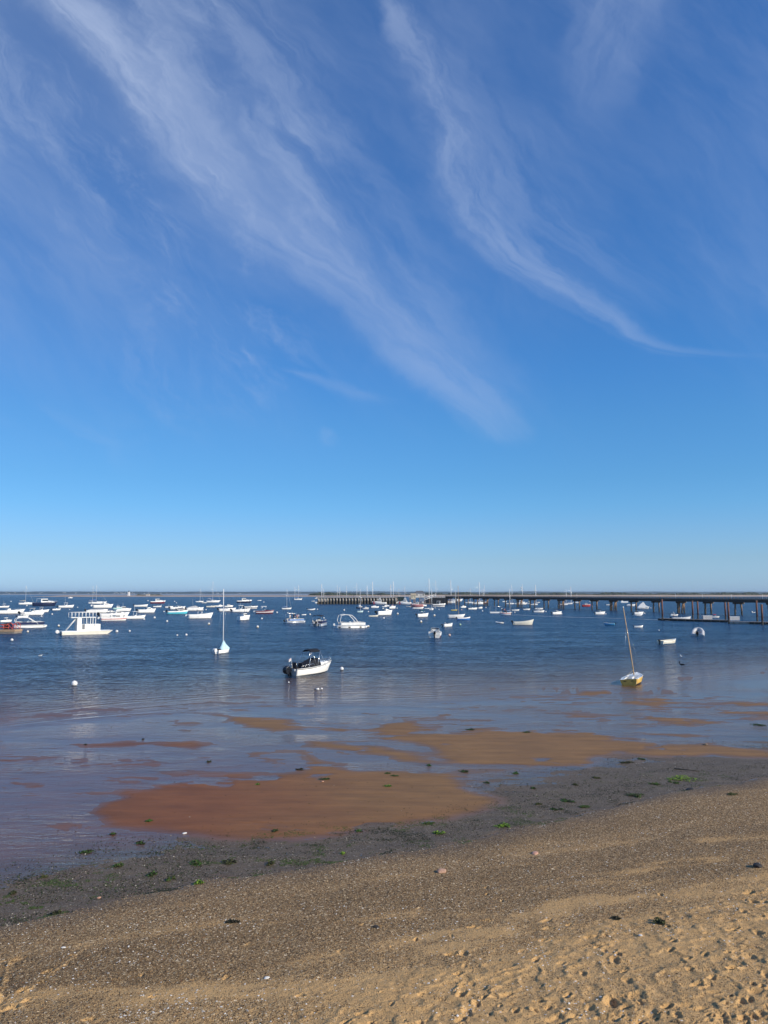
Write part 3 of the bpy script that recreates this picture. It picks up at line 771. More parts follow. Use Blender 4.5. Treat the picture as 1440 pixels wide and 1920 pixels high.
def windshield(root, x, w, z, h, rake=.35, mat='clear_glass', side=.6, frame=True):
    mb = MB(); th = .03
    pts = [(x - side, w / 2), (x, w * .42), (x + .12, 0), (x, -w * .42), (x - side, -w / 2)]
    for i in range(4):
        (xa, ya), (xb, yb) = pts[i], pts[i + 1]
        ha = h * (.55 if i == 0 else 1); hb = h * (.55 if i == 3 else 1)
        ra, rb = rake * ha, rake * hb
        vs = [(xa, ya, z), (xb, yb, z), (xb - rb, yb * .94, z + hb), (xa - ra, ya * .94, z + ha)]
        vs += [(p[0] - th, p[1], p[2]) for p in vs]
        mb.add(vs, [(0, 1, 2, 3), (7, 6, 5, 4), (0, 4, 5, 1), (1, 5, 6, 2), (2, 6, 7, 3), (3, 7, 4, 0)], mat)
    o = mb.build('windshield', root)
    if frame:
        f = MB(); q = [(px - rake * h * (.55 if k in (0, 4) else 1) - .02, py * .94, z + h * (.55 if k in (0, 4) else 1) + .01) for k, (px, py) in enumerate(pts)]
        f.tube(q, .02, 'white_metal', 5); f.build('frame', o)
    return o
def cabin(root, prof, w, mat='white_gelcoat', wtop=.82, win=None, name='cabin', glass='window_glass', front_win=True):
    """prof: side outline (x, z), win: (x0, x1, z0, z1) band of side windows"""
    c = MB().prism(prof, -w / 2, w / 2, mat, -w / 2 * wtop, w / 2 * wtop).build(name, root, bevel=.04)
    if win:
        zs = [p[1] for p in prof]; z0, z1 = min(zs), max(zs)
        def yw(z): return w / 2 * (1 + (wtop - 1) * (z - z0) / (z1 - z0)) + .012
        for s in (-1, 1):
            x0, x1, a, b = win; m = MB(); k = .10
            vs = [(x0, s * yw(a), a), (x1, s * yw(a), a), (x1 - (b - a) * k * 4, s * yw(b), b), (x0 + (b - a) * k, s * yw(b), b)]
            vs += [(p[0], p[1] - s * .03, p[2]) for p in vs]
            m.add(vs, [(0, 1, 2, 3), (7, 6, 5, 4), (0, 4, 5, 1), (1, 5, 6, 2), (2, 6, 7, 3), (3, 7, 4, 0)], glass)
            m.build('window', c)
    return c
def console(root, x, z, h=.75, w=.7, l=.6, mat='white_gelcoat', screen=True, seat=True, hull_in='grey_gelcoat'):
    c = MB().prism([(x - l / 2, z), (x - l / 2, z + h * .82), (x - l * .1, z + h), (x + l * .3, z + h), (x + l / 2, z + h * .55), (x + l / 2, z)], -w / 2, w / 2, mat).build('console', root, bevel=.03)
    if screen: MB().add([(x + .05, -w * .45, z + h), (x + .05, w * .45, z + h), (x - .12, w * .40, z + h + .32), (x - .12, -w * .40, z + h + .32), (x + .02, -w * .45, z + h), (x + .02, w * .45, z + h), (x - .15, w * .40, z + h + .32), (x - .15, -w * .40, z + h + .32)], [(0, 1, 2, 3), (7, 6, 5, 4), (0, 4, 5, 1), (1, 5, 6, 2), (2, 6, 7, 3), (3, 7, 4, 0)], 'clear_glass').build('windscreen', c)
    if seat:
        s = MB(); s.box((x - l / 2 - .55, 0, z + .28), (.42, w * 1.2, .5), mat); s.box((x - l / 2 - .74, 0, z + .72), (.09, w * 1.2, .42), 'grey_canvas', rot=(0, -.15, 0)); s.build('seat', root, bevel=.03)
    return c
def antenna(root, x, y, z, h, r=.02, name='antenna'):
    return MB().tube([(x, y, z), (x - .08 * h, y, z + h)], r, 'white_metal', 5, r2=r * .5).build(name, root)
def thing(name, u, v, W_, th, ratio, cat, label, group=None, heel=0.0, trim=0.0, L=None):
    """empty at the boat's place: centre column u, near waterline row v, W_ px wide in the photo, heading th degrees (0 = bow to +X)"""
    p = at(u, v); a = R(th); rel = a; a = a - math.atan2(p.x, p.y)      # th is seen against the line of sight
    Wm = W_ * p.y / F_PX * (1.06 if W_ < 60 and v < 1200 else 1.0)
    if L is None: L = Wm / (abs(math.cos(rel)) + ratio * abs(math.sin(rel)) * .9)
    B_ = L * ratio
    half = (B_ * abs(math.cos(rel)) + L * abs(math.sin(rel))) / 2      # near side stands at row v
    k = (p.y + half * .85) / p.y
    e = empty(name, (p.x * k, p.y * k, 0.0), a, heel, trim)
    tag(e, label, cat, group)
    return e, L * k, B_ * k

# ================================================================ boat kinds
def center_console(u, v, W_, th, label, top='white_gelcoat', low='white_gelcoat', stripe=None, motor='black_cowling', engines=1, tilt=25, ant=0, ratio=.33, twin_top=True, group='motor boats on moorings', rail=True, F=None, toph=1.95, topmat=None, **kw):
    e, L, Bm = thing('motor_boat', u, v, W_, th, ratio, 'motor boat', label, group)
    F = min(F or .125 * L, .18 * L); k = L / 6
    hull(e, L, Bm, F, low=low, stripe=stripe, pit=(.04, .80), pitz=.22 * F, bow=1.45, **kw)
    for i in range(engines): outboard(e, -L / 2 - .12, (i - (engines - 1) / 2) * .6 * k, F * .75, k * 1.0, motor, tilt)
    console(e, .0, .22 * F, .95 * k, .75 * k, .7 * k)
    if top: slab_top(e, -.16 * L, .10 * L, Bm * .68, toph * k, top, 'hardtop', posts=[(-.11 * L, -.22 * Bm), (-.11 * L, .22 * Bm), (.05 * L, -.22 * Bm), (.05 * L, .22 * Bm)], zb=.2 * F, r=.04 * k, th=.09 * k)
    if ant: antenna(e, -.05 * L, .1, (toph if top else 1.1) * k, ant * k, .035)
    if rail: rail_part(e, [(L * (.1 + .38 * t), -top_w(L, Bm, .6 + .38 * t) * .92, F * (1 + .45 * (.6 + .38 * t) ** 2.2) + .22 * k) for t in (0, .25, .5, .75, 1)], 0, .018 * k, 4, gz=lambda x: F * 1.15)
    return e, L, Bm
def cuddy(u, v, W_, th, label, low='white_gelcoat', stripe=None, up=None, motor='black_cowling', engines=1, top=None, tilt=20, ratio=.34, group='motor boats on moorings', arch=False, cabin_h=.55, cover=None, hard=False, ant=0, glass='clear_glass', F=None, **kw):
    e, L, Bm = thing('motor_boat', u, v, W_, th, ratio, 'motor boat', label, group)
    F = min(F or .14 * L, .20 * L); k = L / 6
    hull(e, L, Bm, F, low=low, stripe=stripe, up=up, pit=(.05, .50), pitz=.35 * F, bow=1.35, **kw)
    zt = F * 1.1
    cabin(e, [(.02 * L, zt - .05), (.02 * L, zt + cabin_h * .75 * k), (.14 * L, zt + cabin_h * .8 * k), (.34 * L, zt + .12 * k), (.36 * L, zt - .05)], Bm * .66, up or low if (up or low) != 'navy_paint' else 'white_gelcoat', .75, win=(.05 * L, .22 * L, zt + .12 * k, zt + .34 * k), name='cuddy_cabin')
    windshield(e, .05 * L, Bm * .66, zt + cabin_h * .7 * k, .30 * k, side=.6 * k, rake=.6, mat=glass)
    for s in (-1, 1):
        MB().box((-.10 * L, s * Bm * .22, .35 * F + .35 * k), (.5 * k, .5 * k, .6 * k), 'white_gelcoat').box((-.10 * L - .24 * k, s * Bm * .22, .35 * F + .8 * k), (.09 * k, .5 * k, .45 * k), 'grey_canvas').build('seat', e, bevel=.03)
    for i in range(engines): outboard(e, -L / 2 - .12, (i - (engines - 1) / 2) * .6 * k, F * .8, k, motor, tilt)
    if top: bimini(e, -.22 * L, .08 * L, Bm * .8, zt + 1.35 * k, zt, top, r=.03 * k)
    if hard: slab_top(e, -.18 * L, .14 * L, Bm * .75, zt + 1.3 * k, 'white_gelcoat', posts=[(-.15 * L, -.3 * Bm), (-.15 * L, .3 * Bm), (.06 * L, -.28 * Bm), (.06 * L, .28 * Bm)], zb=zt, r=.04 * k)
    if arch:
        a = MB()
        for s in (-1, 1): a.prism([(-.26 * L, zt), (-.20 * L, zt + 1.0 * k), (-.13 * L, zt + 1.05 * k), (-.16 * L, zt)], s * Bm * .40, s * Bm * .44, 'white_gelcoat')
        a.box((-.165 * L, 0, zt + 1.02 * k), (.07 * L, Bm * .88, .08), 'white_gelcoat'); a.build('radar_arch', e)
    if cover: MB().prism([(-.47 * L, F), (-.40 * L, F + .35 * k), (.02 * L, F + .9 * k), (.12 * L, F + .6 * k), (.15 * L, F)], -Bm * .46, Bm * .46, cover, -Bm * .22, Bm * .22).build('boat_cover', e, bevel=.05)
    if ant: antenna(e, -.12 * L, .1, zt + .8 * k, ant * k, .03)
    return e, L, Bm
def cruiser(u, v, W_, th, label, low='white_gelcoat', stripe=None, up=None, fly=False, ratio=.32, group='motor boats on moorings', roofm='white_gelcoat', hardaft=False, ant=0, mast=0, cab='white_gelcoat', F=None, name='cabin_cruiser', cat='motor boat', motor=None, **kw):
    """pilothouse or express cruiser with a raised wheelhouse"""
    e, L, Bm = thing(name, u, v, W_, th, ratio, cat, label, group)
    F = min(F or .14 * L, .21 * L); k = L / 8
    hull(e, L, Bm, F, low=low, stripe=stripe, up=up, pit=(.04, .34), pitz=.3 * F, bow=1.4, **kw)
    zt = F * 1.08
    cabin(e, [(.10 * L, zt - .05), (.10 * L, zt + .45 * k), (.22 * L, zt + .5 * k), (.38 * L, zt + .15 * k), (.39 * L, zt - .02)], Bm * .66, cab, .8, name='foredeck_trunk')
    cabin(e, [(-.16 * L, .3 * F), (-.16 * L, zt + 1.15 * k), (.08 * L, zt + 1.2 * k), (.17 * L, zt + .45 * k), (.17 * L, zt - .05), (-.1 * L, .3 * F)], Bm * .72, cab, .86, win=(-.12 * L, .14 * L, zt + .42 * k, zt + .95 * k), name='wheelhouse')
    x0 = -.34 * L if hardaft else -.19 * L
    slab_top(e, x0, .11 * L, Bm * .72, zt + 1.26 * k, roofm, 'roof', posts=[(x0 + .1, -Bm * .3), (x0 + .1, Bm * .3)] if hardaft else None, zb=F, r=.04 * k)
    rail_part(e, [(L * (.12 + .36 * t), -top_w(L, Bm, .62 + .36 * t) * .92, F * (1 + .4 * (.62 + .36 * t) ** 2.2) + .32 * k) for t in (0, .25, .5, .75, 1)], 0, .02 * k, 4, gz=lambda x: F * 1.15)
    if fly:
        cabin(e, [(-.14 * L, zt + 1.3 * k), (-.14 * L, zt + 1.85 * k), (.02 * L, zt + 1.9 * k), (.07 * L, zt + 1.3 * k)], Bm * .6, cab, .9, name='flybridge')
        slab_top(e, -.12 * L, .03 * L, Bm * .6, zt + 2.7 * k, roofm, 'flybridge_top', posts=[(-.10 * L, -Bm * .25), (-.10 * L, Bm * .25), (.01 * L, -Bm * .25), (.01 * L, Bm * .25)], zb=zt + 1.8 * k, r=.035 * k)
    if ant: antenna(e, -.05 * L, .2, zt + 1.3 * k, ant * k, .035)
    if mast: MB().tube([(-.06 * L, 0, zt + 1.3 * k), (-.06 * L, 0, zt + (1.3 + mast) * k)], .06 * k, 'white_metal', 6).build('mast', e)
    if motor: outboard(e, -L / 2 - .15, 0, F * .8, k * 1.1, motor, 20)
    return e, L, Bm
def skiff(u, v, W_, th, label, low='white_gelcoat', stripe=None, up=None, motor='black_cowling', tilt=15, ratio=.36, group='open skiffs and dinghies', cons=False, inside='grey_gelcoat', F=None, name='skiff', cat='small boat', cover=None, thwarts=True, bow=1.5, **kw):
    e, L, Bm = thing(name, u, v, W_, th, ratio, cat, label, group)
    F = min(F or .115 * L, .17 * L); k = L / 5
    hull(e, L, Bm, F, low=low, stripe=stripe, up=up, pit=(.0, .90), pitz=.15 * F, bow=bow, inside=inside, **kw)
    MB().box((-L / 2 + .05, 0, F * .55), (.09, Bm * .84, F * .9), low).build('transom', e)
    if thwarts:
        for f in (-.22, .12): MB().box((f * L, 0, F * .72), (.26 * k, Bm * .82, .05), 'deck_wood' if inside != 'grey_gelcoat' else 'white_gelcoat').build('thwart', e)
    if cons: console(e, .05 * L, .15 * F, .8 * k, .6 * k, .5 * k)
    if motor: outboard(e, -L / 2 - .08, 0, F * .95, k * .85, motor, tilt)
    if cover: MB().prism([(-.5 * L, F * .9), (-.3 * L, F + .3 * k), (.2 * L, F + .35 * k), (.5 * L, F * 1.5)], -Bm * .44, Bm * .44, cover, -Bm * .12, Bm * .12).build('boat_cover', e, bevel=.05)
    return e, L, Bm
def sailboat(u, v, W_, th, label, topv, mast_u=None, low='white_gelcoat', stripe=None, boom='sail', ratio=.30, group='sailboats at anchor', cover='blue_canvas', mastm='white_metal', jib=True, L=None, F=None, mr=None, cabin_=True, heel=0, bim=False, motor=None, up=None, **kw):
    e, L, Bm = thing('sailboat', u, v, W_, th, ratio, 'sailboat', label, group, L=L, heel=heel)
    F = F or .11 * L; k = L / 8
    hull(e, L, Bm, F, low=low, stripe=stripe, up=up, pit=(.08, .34), pitz=.35 * F, bow=1.3, rake=.14, stern=.72, full=1.9, **kw)
    zt = F * 1.05
    if cabin_: cabin(e, [(-.12 * L, zt - .05), (-.12 * L, zt + .42 * k), (.10 * L, zt + .38 * k), (.26 * L, zt + .1 * k), (.27 * L, zt - .05)], Bm * .55, 'white_gelcoat', .85, win=(-.09 * L, .12 * L, zt + .12 * k, zt + .26 * k), name='coachroof')
    d = e.location.y; mx = .08 * L if mast_u is None else ((mast_u - 720) / F_PX * d - e.location.x) / max(.2, math.cos(R(th)))
    mx = max(-.35 * L, min(.4 * L, mx))
    dr = pix_dir(720, topv); H = CAM_H + dr[2] / dr[1] * d
    r = mr or max(.07, d * .00022)
    mt = MB().tube([(mx, 0, zt - .1), (mx - .01 * H, 0, H)], r, mastm, 6, r2=r * .7).build('mast', e)
    rg = MB(); rr = max(.012, d * .00005)
    rg.tube([(L * .48, 0, F * 1.3), (mx - .01 * H, 0, H * .97)], rr * (1.6 if jib else 1), 'white_canvas' if jib else 'steel_rail', 4)
    rg.tube([(-L * .49, 0, F), (mx - .01 * H, 0, H)], rr, 'steel_rail', 4)
    for s in (-1, 1):
        rg.tube([(mx - .1, s * Bm * .46, F), (mx - .006 * H, s * Bm * .16, H * .55), (mx - .01 * H, 0, H * .9)], rr, 'steel_rail', 4)
        rg.tube([(mx - .006 * H, 0, H * .55), (mx - .006 * H, s * Bm * .18, H * .55)], rr * 1.5, 'white_metal', 4)
    rg.build('rigging', mt)
    if boom:
        zb = zt + .95 * k + .15
        bo = MB().tube([(mx, 0, zb), (mx - .42 * L, 0, zb + .02)], .05 * k + .02, 'white_metal' if mastm != 'wood_spar' else 'wood_spar', 6).build('boom', e)
        if boom == 'sail': MB().prism([(mx - .40 * L, zb + .03), (mx - .38 * L, zb + .16 * k), (mx - .05 * L, zb + .34 * k), (mx - .02, zb + .5 * k), (mx - .02, zb + .03)], -.09 * k, .09 * k, cover, -.04, .04).build('sail_cover', bo, bevel=.03)
    if bim: bimini(e, -.40 * L, -.18 * L, Bm * .7, zt + 1.3 * k, F, 'white_canvas', r=.03)
    if motor: outboard(e, -L / 2 - .1, Bm * .2, F * .8, .8 * k, motor, 10)
    return e, L, Bm
def pontoon(u, v, W_, th, label, fence='grey_gelcoat', band=None, canopy=None, arch=None, ratio=.36, F=.55, tube_m='aluminium', group='pontoon boats', motor='black_cowling', seats='grey_canvas', bowlow=False, canz=2.45, postm='steel_rail', bulge=None, tilt=35, ovals=False):
    e, L, Bm = thing('pontoon_boat', u, v, W_, th, ratio, 'pontoon boat', label, group)
    k = L / 7; D = .36 * k * 1.5
    for y_ in (-1, 0, 1):
        t_ = MB(); Lx = L * .5
        pts = [(-Lx, y_ * Bm * .38, .14 * k), (Lx * .78, y_ * Bm * .38, .14 * k), (Lx * .92, y_ * Bm * .38, .24 * k), (Lx, y_ * Bm * .38, .42 * k)]
        t_.tube(pts[:2], D * .62, tube_m, 12); t_.tube(pts[1:], D * .62, tube_m, 12, r2=D * .2); t_.build('float_tube', e)
    zd = .14 * k + D * .62
    if ovals:
        for x in (-.42, -.10, .26): MB().lathe([(.01, 0), (.30 * k, .01), (.30 * k, -.03)], (0, 0, 0), 'black_rubber', 14).build('vent', e).matrix_basis = Matrix.Translation((x * L, -Bm * .38 - D * .60, .20 * k)) @ Euler((R(90), 0, 0)).to_matrix().to_4x4() @ Matrix.Diagonal((1, .45, 1, 1))
    MB().box((0, 0, zd + .05), (L * .97, Bm, .12 * k), 'aluminium').build('deck', e, bevel=.02)
    # fence panels
    hf = .62 * k; x0, x1 = -L * .36, L * .42
    f = MB(); z = zd + .12
    for (a, b, c, d) in ((x0, -Bm * .47, x1, -Bm * .47), (x0, Bm * .47, x1, Bm * .47), (x1, -Bm * .47, x1, -Bm * .12), (x1, Bm * .12, x1, Bm * .47), (x0, -Bm * .47, x0, -Bm * .1)):
        ca, cb = (a + c) / 2, (b + d) / 2; lx, ly = abs(c - a) + .03, abs(d - b) + .03
        f.box((ca, cb, z + hf * .5), (lx, ly, hf * .78), fence)
        if band: f.box((ca, cb, z + hf * .5), (lx + .012, ly + .012, hf * .62), band)
        f.tube([(a, b, z + hf), (c, d, z + hf)], .03 * k, 'aluminium', 6)
    f.build('fence', e)
    for sy in (-1, 1):
        MB().box((L * .24, sy * Bm * .34, z + .2 * k), (L * .26, Bm * .2, .42 * k), seats).box((L * .24, sy * Bm * .43, z + .55 * k), (L * .26, Bm * .06, .38 * k), seats).build('bench', e, bevel=.04)
        MB().box((-L * .27, sy * Bm * .34, z + .2 * k), (L * .12, Bm * .2, .42 * k), seats).box((-L * .27, sy * Bm * .43, z + .55 * k), (L * .12, Bm * .06, .38 * k), seats).build('bench', e, bevel=.04)
    console(e, -.03 * L, z, .85 * k, .6 * k, .5 * k, seat=False)
    if canopy:
        cx0, cx1 = -L * .40, L * .06
        slab_top(e, cx0, cx1, Bm * .94, canz * k, canopy, 'canopy', th=.12 * k, crown=.16 * k, posts=[(cx0 + .3, -Bm * .45), (cx0 + .3, Bm * .45), (cx1 - .3, -Bm * .45), (cx1 - .3, Bm * .45)], zb=z + .2, r=.03 * k, pm=postm)
    if arch:
        for s in (-1, 1):
            pts = [(-L * .34, z + .2), (-L * .40, z + 1.0 * k), (-L * .36, canz * k * .98), (-L * .22, canz * k * 1.06), (-L * .02, canz * k), (L * .10, canz * k * .72), (L * .20, z + .5 * k), (L * .24, z + .05)]
            MB().tube([(a, s * Bm * .45, b) for a, b in pts], .075 * k, arch, 8).build('arch', e)
        MB().tube([(-L * .36, -Bm * .45, canz * k), (-L * .36, Bm * .45, canz * k)], .05 * k, arch, 6).tube([(-L * .02, -Bm * .45, canz * k), (-L * .02, Bm * .45, canz * k)], .05 * k, arch, 6).build('arch_crossbar', e)
    outboard(e, -L / 2 - .05, 0, zd + .15, k * .95, motor, tilt)
    return e, L, Bm
def rib(u, v, W_, th, label, ratio=.5, tube='hypalon', motor='black_cowling', trim=-0.12, group='open skiffs and dinghies', r=None, L=None):
    e, L, Bm = thing('inflatable_boat', u, v, W_, th, ratio, 'inflatable boat', label, group, trim=trim, L=L)
    r = r or Bm * .15; w = Bm / 2 - r
    pts = [(-L / 2, -w, r), (0, -w, r * 1.05), (L * .25, -w * .95, r * 1.3), (L * .42, -w * .6, r * 1.9), (L * .48, 0, r * 2.2), (L * .42, w * .6, r * 1.9), (L * .25, w * .95, r * 1.3), (0, w, r * 1.05), (-L / 2, w, r)]
    MB().tube(pts, r, tube, 12).build('tube', e)
    MB().prism([(-L * .42, r * .3), (-L * .42, r * .8), (L * .38, r * 1.6), (L * .38, r * .9)], -w, w, 'grey_gelcoat').build('floor', e)
    MB().box((-L * .42, 0, r * 1.2), (.06, w * 2, r * 1.9), 'white_gelcoat').build('transom', e)
    MB().box((-L * .05, 0, r * 1.9), (.22, w * 2.1, .05), 'deck_wood').build('thwart', e)
    if motor: outboard(e, -L * .45, 0, r * 2.0, L / 4.2, motor, 5)
    return e, L, Bm
def person(parent_, x, y, z, rz=0.0, shirt='white_canvas', trousers='navy_canvas', h=1.72, sit=False, label='', arms=0.3, group=None, hat=None):
    e = empty('person', (0, 0, 0), 0)
    m = parent_.matrix_basis if parent_ else Matrix()
    e.location = m @ Vector((x, y, z)); e.rotation_euler = (0, 0, rz + (parent_.rotation_euler.z if parent_ else 0))
    tag(e, label, 'person', group)
    s = h / 1.72; me = bpy.data.meshes.new('body'); V = []; E = []; RAD = []
    def vtx(p, r, link_=None):
        V.append(tuple(k * s for k in p)); RAD.append(r * s)
        if link_ is not None: E.append((link_, len(V) - 1))
        return len(V) - 1
    dz = -.42 if sit else 0
    pel = vtx((0, 0, .95 + dz), .15); wa = vtx((0, 0, 1.12 + dz), .135, pel); ch = vtx((.01, 0, 1.33 + dz), .165, wa); nk = vtx((.01, 0, 1.48 + dz), .06, ch); hd = vtx((.03, 0, 1.60 + dz), .10, nk); vtx((.03, 0, 1.69 + dz), .085, hd)
    for sy in (-1, 1):
        hp = vtx((0, sy * .10, .88 + dz), .10, pel)
        if sit: kn = vtx((.42, sy * .13, .90 + dz), .075, hp); an = vtx((.46, sy * .13, .50 + dz), .045, kn); vtx((.60, sy * .13, .46 + dz), .04, an)
        else: kn = vtx((.03, sy * .12, .49), .065, hp); an = vtx((-.01, sy * .13, .09), .042, kn); vtx((.14, sy * .14, .05), .04, an)
        sh = vtx((0, sy * .19, 1.40 + dz), .065, ch); el = vtx((.04 + arms * .3, sy * (.26), 1.13 + dz), .045, sh); wr_ = vtx((.16 + arms * .6, sy * .22, .95 + arms * .4 + dz), .032, el); vtx((.20 + arms * .7, sy * .20, .88 + arms * .45 + dz), .035, wr_)
    me.from_pydata(V, E, [])
    o = bpy.data.objects.new('body', me); link(o, e); o.data.materials.append(MATS['skin'])
    sk = o.modifiers.new('skin', 'SKIN')
    for i, d in enumerate(me.skin_vertices[0].data): d.radius = (RAD[i], RAD[i]); d.use_root = (i == 0)
    ss = o.modifiers.new('sub', 'SUBSURF'); ss.levels = ss.render_levels = 1
    t_ = MB()
    t_.lathe([(.155 * s, (.98 + dz) * s), (.165 * s, (1.15 + dz) * s), (.20 * s, (1.36 + dz) * s), (.16 * s, (1.46 + dz) * s), (.07 * s, (1.49 + dz) * s)], (0, 0, 0), shirt, 10)
    for sy in (-1, 1): t_.tube([(0, sy * .17 * s, (1.42 + dz) * s), (.03 * s, sy * .25 * s, (1.2 + dz) * s)], .075 * s, shirt, 8)
    t_.build('shirt', e)
    q = MB(); q.lathe([(.165 * s, (1.0 + dz) * s), (.175 * s, (.9 + dz) * s), (.14 * s, (.82 + dz) * s)], (0, 0, 0), trousers, 10)
    for sy in (-1, 1):
        if sit: q.tube([(0, sy * .1 * s, (.88 + dz) * s), (.44 * s, sy * .13 * s, (.90 + dz) * s)], .10 * s, trousers, 8)
        else: q.tube([(0, sy * .1 * s, .88 * s), (.03 * s, sy * .12 * s, .50 * s), (0, sy * .13 * s, .16 * s)], .095 * s, trousers, 8, r2=.07 * s)
    q.build('trousers', e)
    hr = MB(); hr.lathe([(.105 * s, (1.60 + dz) * s), (.115 * s, (1.68 + dz) * s), (.07 * s, (1.77 + dz) * s), (.005, (1.79 + dz) * s)], (.015 * s, 0, 0), hat or 'black_rubber', 10); hr.build('hat' if hat else 'hair', e)
    return e
print('builders ok')
# ================================================================ pier, breakwater, docks
def pier_pt(y): return 211.1 - .2986 * y            # the pier's near edge runs on this line
PD = Vector((-.2861, .9582, 0)); PN = Vector((.9582, .2861, 0))   # along the pier, across it
PANG = math.atan2(PD.y, PD.x)
pier = empty('pier', (pier_pt(265), 265, 0), PANG)
tag(pier, 'long dark timber pier on paired piles crossing the harbour', 'pier')
# local x = along the pier (away from the beach), local y = across; -PN is +y
DT, DW = 5.75, 4.6
x_a, x_b = -190.0, 306.0
M('old_timber', (.13, .115, .10), .9, var=.3, scale=1.2, bump=.4)
mb = MB(); mb.box(((x_a + x_b) / 2, -DW / 2, DT - .12), (x_b - x_a, DW, .24), 'old_timber'); mb.build('deck', pier)
m_dark = M('creosote_timber', (.055, .045, .038), .85, var=.25, scale=2.5, bump=.5)
M('pile_wood', (.33, .22, .15), .85, var=.25, scale=2, bump=.5); M('pile_wet', (.045, .042, .034), .8, var=.2, scale=3)
M('rust_pile', (.20, .085, .055), .8, var=.25, scale=2, bump=.4); M('concrete', (.46, .42, .36), .85, var=.15, scale=1.5, bump=.3); M('concrete_dark', (.075, .068, .055), .9, var=.2, scale=2, bump=.4)
for j, yy in enumerate((-.25, -2.3, -4.35)):
    MB().box(((x_a + x_b) / 2, yy, DT - .69), (x_b - x_a, .32, .90), 'creosote_timber').build('girder', pier)
for yy in (-.08, -DW + .08):
    r_ = MB(); r_.box(((x_a + x_b) / 2, yy, DT + .72), (x_b - x_a, .12, .09), 'old_timber'); r_.box(((x_a + x_b) / 2, yy, DT + .16), (x_b - x_a, .22, .16), 'creosote_timber')
    r_.box(((x_a + x_b) / 2, yy, DT + .42), (x_b - x_a, .05, .07), 'old_timber')
    x = x_a
    while x < x_b:
        r_.box((x, yy, DT + .38), (.14, .14, .72), 'weathered_wood'); x += 1.9
    r_.build('railing', pier)
nb = 0
for k in range(-11, 20):
    xx = (k * 15.3) / .9582
    if xx > x_b: break
    cp = MB().box((xx, -DW / 2, DT - 1.45), (.75, DW - .1, .62), 'creosote_timber').box((xx, -DW + .02, DT - 1.45), (.80, .10, .66), 'concrete')  # pale plate paints the sunlit right end of the timber cap
    cp.build('pile_cap', pier)
    braced = k % 3 == 0
    for yy in ((-.9, -3.5) if not braced else (-.7, -1.5, -3.7)):
        rq = random.Random(k * 7 + int(yy * 10)); ox, oy, tz_ = rq.uniform(-.22, .22), rq.uniform(-.12, .12), rq.uniform(1.0, 1.8); r0_ = rq.uniform(.29, .38)
        p_ = MB(); p_.tube([(xx + ox, yy + oy, -3), (xx + ox * .6, yy + oy * .6, tz_)], r0_, 'pile_wet', 10); p_.tube([(xx + ox * .6, yy + oy * .6, tz_), (xx, yy, DT - 1.7)], r0_, 'pile_wood', 10)
        p_.build('pile', pier)
    if braced:
        p_ = MB(); p_.tube([(xx, -2.2, -3), (xx, -2.7, 1.3)], .30, 'pile_wet', 8); p_.tube([(xx, -2.7, 1.3), (xx, -3.3, DT - 1.7)], .30, 'pile_wood', 8); p_.build('raking_pile', pier)
# lamp posts standing along the rail
for i, uu in enumerate((1263, 1313, 1367, 1425)):
    yv = 211.1 / ((uu - 720) / F_PX + .2986); lp = empty('lamp_post', (pier_pt(yv), yv, DT), PANG)
    tag(lp, ['small white lamp post on the pier rail beside the tent covered boat', 'small white lamp post on the pier rail above the two close float piles', 'small white lamp post on the pier rail above the white dock section', 'small white lamp post on the pier rail nearest the right frame edge'][i], 'lamp post', 'lamp posts on the pier')
    MB().tube([(0, -.1, 0), (0, -.1, 1.5)], .05, 'white_metal', 6).build('pole', lp); MB().box((0, -.1, 1.6), (.18, .18, .22), 'white_metal').build('lantern', lp)

# pile-and-panel breakwater in front of the far anchorage
BY = 563.0; bx0, bx1 = (595 - 720) / F_PX * BY, (744 - 720) / F_PX * BY
bw = empty('breakwater', ((bx0 + bx1) / 2, BY + 1.5, 0)); tag(bw, 'concrete capped wave barrier of thick stained piles left of the pier', 'breakwater')
Lb = bx1 - bx0
MB().box((0, 0, 4.95), (Lb, 3.0, .45), 'concrete').build('cap', bw)
nP = 26
for i in range(nP):
    x = -Lb / 2 + .9 + i * (Lb - 1.8) / (nP - 1)
    r_ = .95 if i > 3 else 1.05
    p_ = MB(); p_.tube([(x, -.4, -3), (x, -.4, 2.0 + .5 * random.Random(i).random())], r_ * .72, 'concrete_dark', 12); z = 2.0 + .5 * random.Random(i).random()
    p_.tube([(x, -.4, z), (x, -.4, 4.73)], r_ * .70, 'concrete', 12); p_.build('pile', bw)
MB().box((0, .9, 2.4), (Lb - .4, .25, 4.6), 'concrete_dark').build('panel_wall', bw)
MB().box((-Lb / 2 + 3.9, -.2, 3.3), (7.0, 1.2, 2.75), 'concrete').build('end_wall', bw)
for i, (x, h) in enumerate(((.30, 1.6), (.46, 1.2), (.62, 1.5), (.80, 1.9))):
    MB().box((-Lb / 2 + Lb * x, .3, 5.17 + h / 2), (.25, .25, h), 'creosote_timber').build('fender_post', bw)

def place(u, v, dy=0): p = at(u, v); return Vector((p.x * (p.y + dy) / p.y, p.y + dy, 0))
